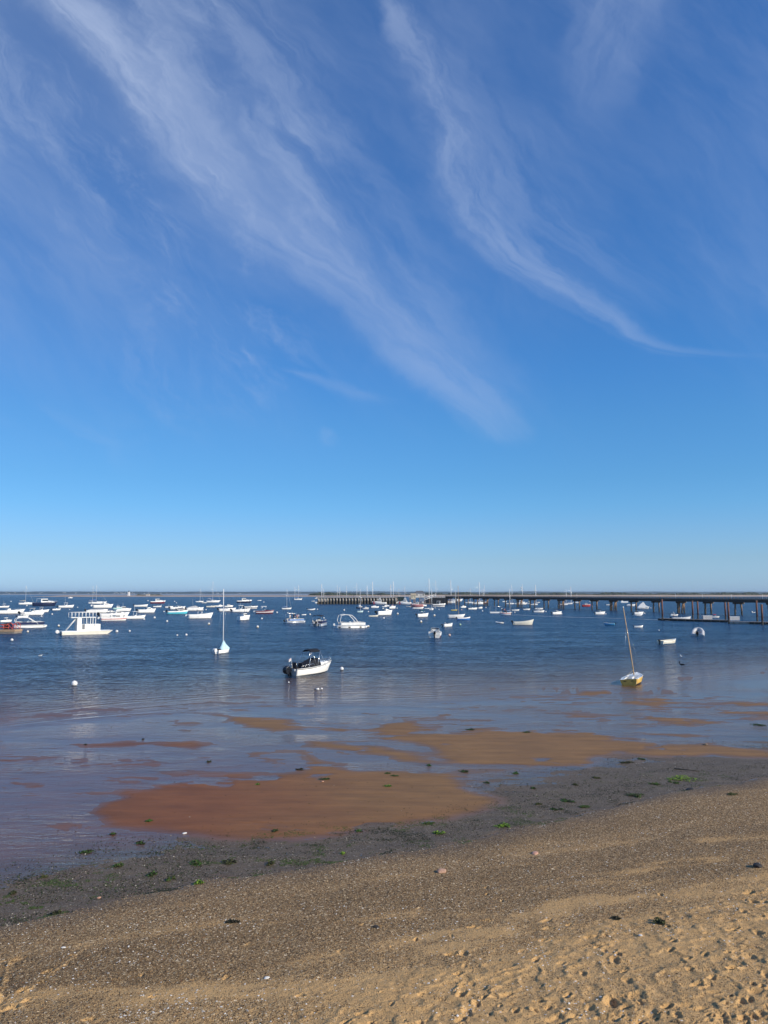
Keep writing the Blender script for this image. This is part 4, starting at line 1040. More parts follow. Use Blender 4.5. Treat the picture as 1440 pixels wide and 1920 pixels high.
# timber wave fence under the pier head
wf = place(818, 1132.6); e = empty('wave_fence', (wf.x, wf.y, 0)); tag(e, 'dark boarded wave fence standing under the head of the pier', 'fence')
M('tarred_boards', (.012, .020, .030), .8, var=.15, scale=2)
MB().box((0, 0, 2.3), (16, .4, 4.7), 'tarred_boards').build('boarding', e)
for i in range(9): MB().box((-8 + i * 2, -.3, 2.4), (.3, .25, 5.2), 'creosote_timber').build('post', e)
wf = place(749, 1131, 12); e = empty('wave_fence', (wf.x, wf.y + 20, 0)); tag(e, 'dark green wave fence behind the red striped patrol boats', 'fence')
M('weedy_boards', (.018, .040, .036), .85, var=.2, scale=1); MB().box((0, 0, 2.9), (9, .4, 4.2), 'weedy_boards').build('boarding', e)
# pier head deck continuing left with the shed
hd = place(790, 1131.2, 0)
e = empty('pier', (hd.x + 3, hd.y + 9, 0)); tag(e, 'low concrete pier head carrying the grey roofed shed', 'pier')
MB().box((4, 0, 4.7), (34, 8, .5), 'concrete').build('deck', e)
for i in range(9): MB().tube([(-12 + i * 4, -3.4, -3), (-12 + i * 4, -3.4, 4.4)], .35, 'pile_wood', 8).build('pile', e)
r_ = MB(); r_.box((4, -3.9, 6.0), (34, .08, .08), 'white_metal')
for i in range(18): r_.box((-12.5 + i * 1.94, -3.9, 5.5), (.08, .08, 1.0), 'white_metal')
r_.build('railing', e)
def shed(u0, u1, vt, vb, d, label, wall, roof, name='shed', dep=5.0, door=True, hip=False):
    x0, x1 = (u0 - 720) / F_PX * d, (u1 - 720) / F_PX * d
    def zz(v): q = pix_dir(720, v); return CAM_H + q[2] / q[1] * d
    z0, z1 = zz(vb), zz(vt); e = empty(name, ((x0 + x1) / 2, d + dep / 2, z0)); tag(e, label, 'building')
    w_, h = x1 - x0, z1 - z0; he = h * .62
    MB().box((0, 0, he / 2), (w_, dep, he), wall).build('wall', e)
    rb = MB(); rb.prism([(-w_ / 2 - .3, he), (-w_ / 2 + (1.2 if hip else -.3), h), (w_ / 2 - (1.2 if hip else -.3), h), (w_ / 2 + .3, he)], -dep / 2 - .3, dep / 2 + .3, roof, -.1, .1); rb.build('roof', e)
    if door: MB().box((w_ * .12, -dep / 2 - .03, he * .42), (w_ * .10, .08, he * .8), 'grey_canvas').build('door', e)
    for f in (-.28, .34): MB().box((w_ * f, -dep / 2 - .03, he * .6), (w_ * .10, .06, he * .32), 'window_glass').build('window', e)
    return e
M('shingle_white', (.66, .64, .60), .8, var=.15, scale=2); M('roof_grey', (.13, .14, .16), .8, var=.1, scale=2); M('cream_wall', (.66, .60, .44), .75, var=.08)
shed(777.5, 796, 1107.8, 1120, 515, 'white shed with dark grey gabled roof on the pier head', 'shingle_white', 'roof_grey', dep=6, hip=True)
shed(770.5, 779, 1112.5, 1123.5, 512, 'small cream box hut left of the grey roofed shed', 'cream_wall', 'tan_canvas', name='hut', dep=3, door=False)
# gangway truss
g0, g1 = Vector(((785 - 720) / F_PX * 500, 500, 2.2)), Vector(((817 - 720) / F_PX * 505, 505, 6.6))
e = empty('gangway', g0); tag(e, 'sloping aluminium truss gangway rising to the right toward the pier', 'gangway')
dv = g1 - g0; tr = MB()
for yy in (-.6, .6):
    for dz_ in (0, 1.3): tr.tube([(0, yy, dz_), (dv.x, dv.y + yy, dv.z + dz_)], .10, 'aluminium', 5)
    for i in range(9):
        a, b = i / 9, (i + 1) / 9; tr.tube([(dv.x * a, dv.y * a + yy, dv.z * a), (dv.x * b, dv.y * b + yy, dv.z * b + 1.3)], .06, 'aluminium', 4)
tr.build('truss', e)
MB().tube([(0, 0, .05), (dv.x, dv.y, dv.z + .05)], .35, 'grey_gelcoat', 4).build('walkway', e)
# mooring floats at the pier head
fl = place(768, 1133.0, 3); e = empty('floating_dock', (fl.x, fl.y, 0)); tag(e, 'low grey float beside the patrol boats at the pier head', 'floating dock')
MB().box((0, 0, .25), (34, 3, .6), 'weathered_wood').build('float', e)
for i in range(6): MB().tube([(-15 + i * 6, 1.8, -3), (-15 + i * 6, 1.8, 4.2)], .2, 'pile_wood', 8).build('pile', e)

# near float with tall guide piles at the right
def W2(u, v): p = at(u, v); return p
a_, b_ = W2(1241, 1163.4), W2(1369, 1167.2)
def float_seg(pa, pb, wd, label, mat, h=.55, name='floating_dock', fend=True):
    c = (pa + pb) / 2; d = pb - pa; e = empty(name, (c.x, c.y + wd / 2, 0), math.atan2(d.y, d.x)); tag(e, label, 'floating dock')
    MB().box((0, 0, h / 2 + .02), (d.length, wd, h - .1), mat).build('float', e, bevel=.04)
    MB().box((0, 0, h + .01), (d.length + .1, wd + .1, .09), 'weathered_wood').build('deck', e)
    if fend:
        for i in range(int(d.length / 2.5)): MB().box((-d.length / 2 + 1.2 + i * 2.5, -wd / 2 - .08, h * .6), (.2, .14, h * .7), 'pile_wood').build('fender', e)
    return e
float_seg(a_, b_, 2.6, 'long dark floating dock reaching left from the white dock section', 'creosote_timber')
float_seg(W2(1373, 1169.5), W2(1411, 1170.3), 2.6, 'short pale floating dock section between two guide piles', 'concrete', .5)
float_seg(W2(1411.5, 1170.4), W2(1640, 1175), 2.6, 'dark floating dock running out of the right frame edge', 'creosote_timber')
gp = [(1242.4, 1124.3, 1163.6, 'guide pile at the left tip of the floating dock'), (1299.3, 1127.3, 1160.6, 'left one of the two close guide piles behind the dock'), (1309, 1128, 1161, 'right one of the two close guide piles behind the dock'), (1360.8, 1130, 1163, 'slimmer guide pile just left of the thick one at the dock joint'), (1366.8, 1130, 1169.4, 'thick guide pile where the dark and pale dock sections meet'), (1420, 1126.4, 1164.6, 'tall guide pile behind the dark dock near the right edge'), (1429.8, 1134, 1172, 'rusty guide pile in front of the dark dock at the right')]
for u, vt, vb, lab in gp:
    p = at(u, vb); q = pix_dir(u, vt); zt = CAM_H + q[2] / q[1] * p.y
    e = empty('guide_pile', (p.x, p.y, 0)); tag(e, 'rust brown ' + lab, 'pile', 'guide piles of the floating dock')
    MB().tube([(0, 0, -3), (0, 0, 1.2)], .24, 'pile_wet', 10).tube([(0, 0, 1.2), (0, 0, zt)], .24, 'rust_pile', 10).build('shaft', e)
    MB().tube([(0, 0, zt), (0, 0, zt + .12)], .255, 'pile_wood', 10).build('cap', e)
for (u, v, w_, lab) in ((1330, 1165.4, 17, 'white storage box on the dark floating dock below the red covered boat'), (1381, 1167.6, 18, 'white storage box behind the pale dock section')):
    p = at(u, v); e = empty('storage_box', (p.x, p.y + 1.5, .6)); tag(e, lab, 'storage box'); d = p.y / F_PX
    MB().box((0, 0, .45), (w_ * d, 1.2, .9), 'grey_canvas').build('body', e); MB().box((0, 0, .95), (w_ * d + .1, 1.3, .1), 'white_gelcoat').build('lid', e)

# ================================================================ lighthouse, dune houses, far cottages
d = 1990.0
def zat(v, d): q = pix_dir(720, v); return CAM_H + q[2] / q[1] * d
lx = (244.3 - 720) / F_PX * d; e = empty('lighthouse', (lx, d, 2.2)); tag(e, 'white square lighthouse with black lantern on the sand spit', 'lighthouse')
H_ = zat(1109.6, d) - 2.2; M('lime_white', (.82, .80, .75), .7, var=.05)
MB().box((0, 0, H_ / 2), (5.2, 5.2, H_), 'lime_white', taper=.72).build('tower', e)
MB().box((0, 0, H_ + .15), (4.6, 4.6, .3), 'black_rubber').build('gallery', e)
lt = MB().lathe([(1.2, H_ + .3), (1.2, H_ + 1.9), (1.5, H_ + 2.0), (.3, H_ + 3.0), (.1, H_ + 3.6)], (0, 0, 0), 'black_rubber', 8); lt.build('lantern', e)
e = empty('keepers_house', ((280 - 720) / F_PX * 2020, 2020, 2.4)); tag(e, 'low pale house on the spit right of the lighthouse', 'house')
MB().box((0, 0, 1.3), (9, 6, 2.6), 'shingle_white').build('wall', e); MB().prism([(-4.8, 2.6), (-4.6, 4.6), (4.6, 4.6), (4.8, 2.6)], -3.3, 3.3, 'tan_canvas', -.1, .1).build('roof', e)
# scrub along the spit: rounded bushes merged in the distance (uncountable)
def scrub(name, u0, u1, y, n, hf, seed):
    rr = random.Random(seed); vs = []; fs = []
    for i in range(n):
        u = rr.uniform(u0, u1); dd = y + rr.uniform(-40, 60); x = (u - 720) / F_PX * dd; h = hf(u) * rr.uniform(.55, 1.1); w_ = rr.uniform(4, 16)
        if h < .4: continue
        o = len(vs); m = 8
        for j, (rz, zz) in enumerate(((1, .0), (1.05, .45), (.7, .85), (.15, 1.0))):
            for k in range(m):
                a = 2 * math.pi * k / m; g = rr.uniform(.82, 1.15); vs.append((x + math.cos(a) * w_ * rz * g, dd + math.sin(a) * w_ * .6 * rz * g, 1.0 + h * zz * rr.uniform(.9, 1.08)))
        for j in range(3):
            for k in range(m): fs.append((o + j * m + k, o + j * m + (k + 1) % m, o + (j + 1) * m + (k + 1) % m, o + (j + 1) * m + k))
    me = bpy.data.meshes.new(name); me.from_pydata(vs, [], fs); me.materials.append(m_scrub)
    return tag(link(bpy.data.objects.new(name, me)), kind='stuff')
def sh(u):
    if u < 590: return 0
    b = 3.6 + 5.0 * f1d(u, .02, 11, 3) + (1.3 if u > 860 else 0)
    for c, w_, a in ((612, 18, 2.5), (718, 10, 2.0), (808, 20, 1.6), (872, 14, 2.5), (1010, 60, 1.0), (1140, 20, 2.6), (1170, 30, 1.2), (1285, 25, 1.2), (1352, 16, 3.2), (1405, 12, 2.0)): b += a * math.exp(-((u - c) / w_) ** 2)
    return b
scrub('dune_scrub', 590, 2300, 2120, 1500, sh, 3)
scrub('dune_scrub', 262, 300, 2080, 40, lambda u: 4.5, 4)
rr = random.Random(9)
vsx = MB()
for i in range(46):
    u = rr.choice((rr.uniform(-40, 560), rr.uniform(215, 260))); dd = 7150; x = (u - 720) / F_PX * dd; s = rr.uniform(5, 12); h = rr.uniform(6, 18)
    vsx.box((x, dd, h), (s, 8, rr.uniform(4, 6)), 'shingle_white')
tag(vsx.build('far_cottages'), kind='stuff')
# ================================================================ the fleet
MO, SK, SA, PO = 'motor boats on moorings', 'open skiffs and dinghies', 'sailboats at anchor', 'pontoon boats'
# ---- left edge cluster
center_console(8, 1139.2, 18, 20, 'white console boat with pale hardtop cut by the left frame edge', ant=2.2, toph=2.2)
sailboat(49, 1133.4, 25, 6, 'white sloop with tan sail cover, leftmost sailboat', 1098, 52.7, cover='tan_canvas')
cruiser(84, 1136, 41, 4, 'navy hulled cruiser with long white hardtop near the left spit', low='navy_paint', up='navy_paint', hardaft=True, ant=1.0)
center_console(105.5, 1144.2, 17, 30, 'small white console boat left of the antenna console boat', top=None)
center_console(124, 1139.4, 27, 8, 'white console boat with thin hardtop and tall antenna left of the paired masts', ant=2.4, toph=1.9, tilt=60)
cruiser(132, 1121.6, 8, 5, 'tiny white cruiser moving fast near the sand spit')
center_console(78, 1148, 27, 18, 'white console boat with open post frame and no roof panel behind the low hardtop boat', top='grey_gelcoat', toph=2.0, motor='black_cowling')
center_console(61, 1153.4, 41, 6, 'long white console boat with one thin low hardtop', top='grey_gelcoat', toph=1.8)
center_console(17, 1151, 52, 6, 'large white open boat with tall slim frame at the left frame edge', top=None, ant=0, F=1.2)
skiff(14, 1142.6, 6, -35, 'tiny white tender angled behind the large open boat', motor=None, thwarts=False)
cuddy(43, 1158.2, 21, 25, 'white runabout with navy canopy above the left tritoon', top='navy_canvas')
cuddy(11, 1166.5, 21, 18, 'white cabin boat behind the red railed raft', hard=True)
pontoon(54, 1177, 58, 8, 'white tritoon with dark fence and swept arch beside the red railed raft', fence='navy_canvas', arch='white_metal', tube_m='white_gelcoat', motor='white_cowling', canz=2.1)
# ---- lighthouse cluster
sailboat(175, 1131.6, 17, 8, 'ketch like sloop with brown cover, left of the two tallest left masts', 1098.5, 177.5, cover='tan_canvas', jib=False)
sailboat(185.5, 1132.2, 27, 5, 'white sloop with doghouse, right of the two tallest left masts', 1097, 184.2)
cuddy(193, 1140, 36, 10, 'white express cruiser with raked windscreen below the paired masts', arch=False, engines=2, motor='white_cowling', tilt=55, cabin_h=.7)
skiff(182, 1149, 37, 3, 'long white speedboat under a fitted grey cover below the express cruiser', cover='grey_canvas', thwarts=False, ratio=.28)
cruiser(222, 1142.6, 19, 8, 'pale green lobster boat with white mast behind the pilothouse boat', low='pale_green_paint', mast=1.5, cab='white_gelcoat')
cruiser(232, 1146, 26, 6, 'white pilothouse fishing boat right of the pale green lobster boat', ant=2.2, mast=.6)
center_console(210, 1148, 20, 15, 'white boat with two raised black outboards behind the maroon slashed boat', top=None, engines=2, tilt=60)
cuddy(214.5, 1158, 52, 8, 'white cuddy boat with a bold maroon slash on its side', engines=2, up='white_gelcoat', stripe='white_gelcoat', tilt=25, F=1.25)
cuddy(214, 1164.2, 46, 4, 'low white cuddy boat with thin pink stripe and raised white outboard', stripe='pink_paint', motor='white_cowling', tilt=65, cabin_h=.25, F=.95)
center_console(254, 1160.4, 36, 10, 'white console boat with T shaped top and antenna right of the maroon slashed boat', ant=1.5, toph=2.2)
cuddy(275, 1149, 33, 14, 'tall white cabin boat under the low white skiff', cabin_h=.8, F=1.25)
skiff(264.5, 1137.6, 24, 4, 'low white skiff alone above the tall white cabin boat')
cruiser(296, 1131.6, 27, 6, 'white sport cruiser with maroon hull stripe left of centre', low='maroon_paint', up='white_gelcoat')
skiff(295, 1138.4, 15, 5, 'small white runabout under the maroon striped cruiser', cons=True)
center_console(317, 1139.4, 15, 12, 'small white console boat right of the small runabout', ant=1.4, top=None)
cuddy(333, 1142.6, 28, 10, 'white express boat above the turquoise striped speedboat', cabin_h=.5)
cuddy(341, 1144.6, 19, 10, 'navy covered boat behind the turquoise striped speedboat', low='navy_paint', up='white_gelcoat', cover='navy_canvas')
skiff(333.5, 1151.4, 37, 8, 'white speedboat with turquoise stripe and large black outboard', stripe='turquoise_paint', low='turquoise_paint', up='white_gelcoat', cons=True, ratio=.28, F=1.05, thwarts=False)
cuddy(365.5, 1145, 31, 8, 'white cruiser under a low grey cover with a tall whip antenna', cover='grey_canvas', ant=2.4)
center_console(376, 1160, 45, 10, 'big white console boat with slim hardtop posts and raised white stern gear', toph=2.1, motor='white_cowling', engines=1, tilt=70, F=1.25)
# ---- between the masts
sailboat(374.5, 1129, 14, 5, 'small white sloop left of the awning sloop', 1103.7, 377.5, boom=None)
cuddy(383, 1131, 10, 15, 'tiny dark sterned boat between two white sloops', low='grey_gelcoat')
sailboat(400, 1129.6, 25, 5, 'tall white sloop with a squared stern awning frame', 1089.7, 401, bim=True)
skiff(395.5, 1138.6, 17, 5, 'low cream skiff with small console under the awning sloop', low='cream_gelcoat', cons=True)
cuddy(411, 1137.6, 14, 20, 'white cabin boat just left of the near slim mast', cabin_h=.8)
cruiser(429, 1138.4, 16, 8, 'white boat with boxy pilothouse right of the near slim mast')
cuddy(426, 1146.2, 32, 12, 'white bowrider with black outboard crossing the near slim mast', cabin_h=.3)
center_console(452, 1147.6, 34, 10, 'white console boat with dark seating and thin white top', engines=2, toph=2.1, ant=1.4)
cruiser(458, 1130.4, 27, 4, 'white flybridge motor yacht with navy hull stripe', low='navy_paint', stripe='navy_paint', up='white_gelcoat', fly=False, ant=.8)
skiff(486.5, 1126.4, 7, 5, 'tiny white tender floating right of the motor yacht', motor=None)
cuddy(470.5, 1141.2, 25, 8, 'white cuddy boat with dark stripe above the cabin boat with rods', stripe='navy_paint', cabin_h=.35)
cuddy(496.5, 1150.6, 33, 5, 'maroon bowrider with white top and raised white outboard', low='maroon_paint', up='maroon_paint', stripe='white_gelcoat', motor='white_cowling', tilt=70, cabin_h=.25, top='white_canvas', ratio=.3)
e, L, Bm = cruiser(458, 1163, 26, 48, 'stubby white cabin boat with fishing rods turned bow away', F=1.15)
for i in range(4): MB().tube([(-.1 * L + i * .2 * L, -.3 * Bm, 2.0), (-.12 * L + i * .2 * L, -.32 * Bm, 3.8)], .03, 'black_rubber', 4).build('fishing_rod', e)
sailboat(537.5, 1142.4, 18, 8, 'small white daysailer with bright blue sail cover', 1104.3, 539.3, cover='blue_canvas', cabin_=False, motor='black_cowling')
sailboat(553, 1124.2, 9, 5, 'dark hulled small sloop behind the blue covered yawl', 1100.8, 553.8, low='navy_paint', boom=None)
sailboat(559, 1124.8, 15, 5, 'white yawl with blue cover far right of the daysailer', 1096.7, 560.5, cover='blue_canvas')
rib(583, 1144.4, 15, 10, 'small white inflatable with black outboard above the dark canopied pontoon', tube='white_canvas', trim=0)
skiff(587, 1127.6, 6, 5, 'tiny white dinghy left of the breakwater end', motor=None)
cruiser(595, 1122.6, 9, 10, 'white motor boat behind the left end of the breakwater')
skiff(570, 1153.4, 9, 15, 'white boat stern hidden behind the blue pontoon boat', cover='white_canvas')
# ---- pontoons
e1, L1, B1_ = pontoon(552, 1168.2, 39, 32, 'blue and white pontoon boat carrying a group of people', fence='white_gelcoat', band='blue_paint', arch='steel_rail', canz=2.9, tube_m='aluminium')
for i, (x, y, sh_, tr_, sit, lab) in enumerate(((-.30, -.2, 'white_canvas', 'grey_canvas', 0, 'person in white shirt standing at the stern of the blue pontoon boat'), (-.16, .2, 'navy_canvas', 'black_canvas', 0, 'person in dark clothes standing left on the blue pontoon boat'), (-.02, .1, 'black_canvas', 'navy_canvas', 0, 'person in black shirt near the middle of the blue pontoon boat'), (.12, -.1, 'pink_paint', 'tan_canvas', 0, 'person in pink shirt standing toward the bow of the blue pontoon boat'), (.24, .15, 'grey_canvas', 'navy_canvas', 0, 'person in grey shirt at the bow of the blue pontoon boat'))):
    person(e1, x * L1, y * B1_, .62, [1, 3, .5, 2, 4][i], sh_, tr_, sit=bool(sit), label=lab, group='people on the blue pontoon boat')
pontoon(598.5, 1174, 27, 78, 'pontoon boat seen from its stern under a flat black canopy', fence='navy_canvas', canopy='black_canvas', canz=2.35, tilt=10)
pontoon(658, 1178, 59, 17, 'large white tritoon with a curved arch and dark oval hull marks', fence='white_gelcoat', arch='white_metal', tube_m='white_gelcoat', canz=2.75, motor='white_cowling', ovals=True)
# ---- in front of the breakwater
cruiser(674.5, 1141, 13, 55, 'dark blue trawler with white upper works in front of the breakwater', low='navy_paint', up='navy_paint', fly=True, ant=.5)
cruiser(686, 1142, 12, 20, 'small white boat with dark hull stripe touching the dark blue trawler', stripe='navy_paint')
sailboat(675.5, 1148.2, 11, 5, 'pale turquoise sailing dinghy with bare slim mast', 1104.5, 676.3, low='teal_white', boom=None, cabin_=False, jib=False, F=.55)
cuddy(703, 1139.8, 15, 8, 'white covered boat left of the arch boat', cover='white_canvas')
cuddy(721, 1153.6, 33, 33, 'white cuddy with black twin outboards under a steel hoop top', engines=2, arch=False, F=1.35, top='white_canvas', cabin_h=.7)
skiff(700.5, 1156.4, 18, 8, 'flat cream dinghy at the stern of the hoop topped boat', low='cream_gelcoat', motor=None)
center_console(725, 1137, 11, 30, 'white console boat moored left of the red trimmed lobster boat')
cruiser(735.5, 1141.2, 15, 38, 'white lobster boat with red trim and dark outboard', up='white_gelcoat', roofm='pink_paint', motor='black_cowling', F=1.4)
def patrol(u, v, W_, label):
    e, L, Bm = cruiser(u, v, W_, 176, label, fly=False, hardaft=False, mast=2.0, ratio=.25, F=1.5, name='patrol_boat', cat='patrol boat', group='white patrol boats')
    zt = 1.5
    for s in (-1, 1): MB().prism([(.30 * L, .15), (.33 * L, 1.9), (.41 * L, 2.0), (.38 * L, .15)], s * Bm * .36, s * Bm * .50, 'red_paint').build('slanted_stripe', e)
    cabin(e, [(-.12 * L, zt + 1.6), (-.12 * L, zt + 2.9), (.02 * L, zt + 3.0), (.06 * L, zt + 1.6)], Bm * .5, 'white_gelcoat', .9, win=(-.1 * L, .03 * L, zt + 2.0, zt + 2.6), name='upper_bridge')
patrol(711, 1133.2, 26, 'white patrol boat with red bow stripe, the left one of two')
patrol(758.5, 1133.4, 24, 'white patrol boat with red bow stripe, the right one of two')
rib(765.5, 1138.4, 10, 160, 'small dark and white inflatable left of the pink hulled lobster boat', tube='grey_canvas', trim=0)
cruiser(781.5, 1138.4, 23, 178, 'pink and white lobster boat with tall white wheelhouse', low='pink_paint', up='pink_paint', mast=.8, F=1.5)
skiff(784, 1141.8, 20, 4, 'long flat white dinghy in front of the pink lobster boat', motor=None)
cruiser(794.5, 1136.6, 12, 15, 'white work boat at the foot of the gangway', mast=1.0)
cuddy(792.5, 1157, 25, 35, 'white fishing boat with small dark green canopy', top='green_canvas', F=1.2, cabin_h=.3)
sailboat(809.5, 1144, 10, 80, 'white sloop seen end on in front of the gangway', 1104.5, 808.7, boom=None)
skiff(800.5, 1141.6, 9, 4, 'tiny white dinghy left of the end on sloop', motor=None)
cuddy(823, 1137.8, 24, 4, 'white cabin cruiser with purple navy stripe before the dark wave fence', stripe='navy_paint', low='white_gelcoat', hard=True, F=1.5)
cuddy(816, 1195.6, 23, 88, 'white runabout with red bottom seen square from its stern', bottom='red_bottom', low='white_gelcoat', tilt=10, ratio=.42, F=.85, boot=.5)
center_console(839.5, 1175.2, 23, 42, 'white console boat with black outboard left of a green tinged buoy', top=None, F=.9, ratio=.4)
# ---- right of centre
sailboat(851.5, 1144.8, 12, 10, 'small bright yellow sloop with bare mast', 1107, 853.4, low='bright_yellow', cabin_=False, boom=None, jib=False)
sailboat(856, 1158.8, 31, 6, 'low white catboat with long slim mast behind the blue skiff', 1098, 858.8, cabin_=False, boom=None, mastm='wood_spar', jib=False, F=.95)
skiff(869.5, 1163, 24, 8, 'bright blue open skiff with red gunwale and black outboard', low='blue_paint', stripe='blue_paint', up='white_gelcoat', rail='red_paint', F=.75)
cruiser(869, 1139.4, 12, 35, 'small white boat with square pilothouse left of the black sterned boat')
center_console(886, 1142.8, 19, 22, 'grey and white boat with black stern and raked windscreen posts', low='white_gelcoat', motor='black_cowling', engines=2, top=None)
cuddy(900.5, 1141, 11, 50, 'small white cruiser seen bow first under the pier', cabin_h=.8)
rib(936.5, 1169, 15, 160, 'white inflatable dinghy with dark seat right of centre', tube='white_canvas', trim=0)
skiff(981.5, 1172, 37, 7, 'long cream open skiff with upswept bow and black outboard', low='cream_gelcoat', inside='cream_gelcoat', thwarts=False, bow=1.9, F=.75, ratio=.28)
e2, L2, B2_ = sailboat(948.5, 1151.4, 23, 8, 'white sloop with red bottom and people in its cockpit', 1104, 954.4, low='white_gelcoat', bottom='red_bottom', boot=.5, cabin_=False, mr=.09)
for i, (x, sh_) in enumerate(((-.25, 'black_canvas'), (-.12, 'pink_paint'), (-.02, 'navy_canvas'))):
    person(e2, x * L2, (-1) ** i * .2, .45, i, sh_, 'black_canvas', label=['person in black at the stern of the red bottomed sloop', 'person in pink shirt amid the cockpit of the red bottomed sloop', 'person in navy by the mast of the red bottomed sloop'][i], group='people on the red bottomed sloop')
e = empty('swim_raft', at(931, 1149.6)); tag(e, 'white raft with a thin open post frame left of the red bottomed sloop', 'raft')
MB().box((0, 1.5, .25), (5.0, 2.6, .5), 'white_gelcoat').build('float', e)
f_ = MB()
for x in (-2.3, 0, 2.3):
    for y_ in (.4, 2.6): f_.tube([(x, y_, .5), (x, y_, 2.6)], .04, 'steel_rail', 5)
for y_ in (.4, 2.6): f_.tube([(-2.3, y_, 2.6), (2.3, y_, 2.6)], .05, 'steel_rail', 5)
f_.build('frame', e)
e3, L3, B3_ = skiff(947.5, 1153.2, 19, 184, 'speeding skiff with pink bow and a person standing, trailing a long wake', low='white_gelcoat', up='pink_paint', F=.7)
person(e3, -.1 * L3, 0, .15, 0, 'black_canvas', 'black_canvas', label='person in black standing in the speeding skiff')
cuddy(966.5, 1145.4, 14, 6, 'white runabout right of the red bottomed sloop', cabin_h=.3, glass='clear_glass')
cuddy(987.5, 1143.8, 13, 10, 'white runabout between pier piles left of the twin engine boat', top=None)
sailboat(990, 1132.6, 6, 5, 'tiny dinghy with pale green sail behind the pier', 1126, 990, boom=None, cabin_=False, jib=False)
center_console(1010.5, 1148.2, 20, 8, 'white boat with two black outboards and a slim hoop right of centre', engines=2, top='grey_gelcoat', toph=2.2)
skiff(1010.5, 1142.8, 15, 5, 'white skiff directly behind the twin engine hoop boat', cover='white_canvas')
cuddy(1044, 1152.2, 20, 30, 'white boat with navy canopy near the braced pier bent', top='navy_canvas', F=1.1)
cuddy(1125, 1152.2, 20, 22, 'white boat with dark canopy below the red hulled boat', top='black_canvas', F=1.0)
skiff(1142.5, 1172.4, 19, 174, 'light blue dinghy with a white cover over its bow', low='sky_blue_paint', up='sky_blue_paint', F=.75, inside='white_gelcoat')
skiff(1197.5, 1176.8, 16, 10, 'small white skiff with black outboard right of the tall leaning mast', F=.85, ratio=.42)
cuddy(1197.5, 1152.4, 19, 25, 'white boat with dark canopy below the tent covered boat', top='black_canvas', F=1.1)
rib(1195, 1155.2, 16, 8, 'white inflatable in front of the dark canopied boat by the leaning mast', tube='white_canvas', trim=0)
e, L, Bm = skiff(1253, 1208.6, 39.5, 48, 'cream rowing boat with black outboard drifting right of the leaning mast', low='cream_gelcoat', inside='cream_gelcoat', transom='cream_gelcoat', name='rowing_boat', cat='rowing boat', group='near boats', ratio=.42, F=.52, bottom='blue_bottom', boot=.25, bow=1.5, thwarts=True, tilt=0)
rib(1308.5, 1192.6, 21.5, 88, 'grey inflatable seen from its stern with a black outboard', ratio=.5, trim=-.16, group='near boats')
# ---- behind the pier
cruiser(857, 1127.4, 20, 5, 'white cruiser behind the far end of the pier')
sailboat(881, 1131.2, 17, 5, 'white sloop hull behind the pier below a dark scrub rise', 1103, 881, boom=None)
cruiser(903, 1132.2, 18, 8, 'grey and dark red dragger behind the pier', low='maroon_paint', up='grey_gelcoat', mast=3)
cuddy(946, 1128.8, 9, 20, 'white boat seen between two pier bents', cabin_h=.7)
cruiser(976.5, 1131.6, 15, 12, 'white cruiser framed under the pier deck', fly=True)
cuddy(1009, 1130.2, 7, 10, 'white boat framed by the pale pier cap', cabin_h=.7)
skiff(1068, 1129.4, 7, 10, 'tiny grey boat low behind the pier', low='grey_gelcoat')
cruiser(1099.5, 1137.6, 16, 10, 'red hulled boat with white wheelhouse seen through the pier', low='red_paint', up='red_paint', F=1.6)
cuddy(1142, 1135, 11, 8, 'white boat half hidden by the braced pier piles', cabin_h=.4)
e = empty('work_barge', place(1171.5, 1130.2)); tag(e, 'flat white barge glimpsed just under the pier deck', 'barge'); MB().box((0, 2, .6), (6.0, 3, 1.1), 'white_gelcoat', taper=.96).build('hull', e, bevel=.1); MB().box((-1.6, 2, 1.5), (1.2, 1.2, .8), 'white_gelcoat').build('locker', e)
skiff(1183, 1136.6, 15, 4, 'white boat under fitted cover behind the pier right of the barge', cover='white_canvas', thwarts=False, F=1.1)
e, L, Bm = thing('covered_boat', 1206, 1141.4, 22, 10, .42, 'motor boat', 'boat under a tall white tent cover behind the pier', MO)
hull(e, L, Bm, .8, pit=(.1, .5)); MB().prism([(-.50 * L, .55), (-.30 * L, 2.0), (-.02 * L, 3.4), (.06 * L, 3.3), (.20 * L, 1.7), (.46 * L, 1.0), (.46 * L, .8)], -Bm * .47, Bm * .47, 'white_canvas', -.1, .1).build('tent_cover', e, bevel=.08)
# ---- floating dock boats
e, L, Bm = center_console(1278, 1163.6, 32, 5, 'white boat made fast along the left end of the floating dock', top=None, F=.8, ratio=.3, group='boats at the floating dock')
person(e, -.42 * L, 0, .3, 0, 'white_canvas', 'navy_canvas', label='person in white shirt at the stern of the dock boat', h=1.7)
center_console(1264, 1154.6, 14, 15, 'white console boat moored between the pier and the dock boat', ant=1.5, toph=2.0, group='boats at the floating dock')
cuddy(1341, 1158.4, 15, 10, 'white boat with bright red cover above the storage box', top='red_canvas', group='boats at the floating dock')
skiff(1413, 1149, 7, 30, 'tiny dark boat by the tall guide pile near the right edge', low='grey_gelcoat', cons=True)
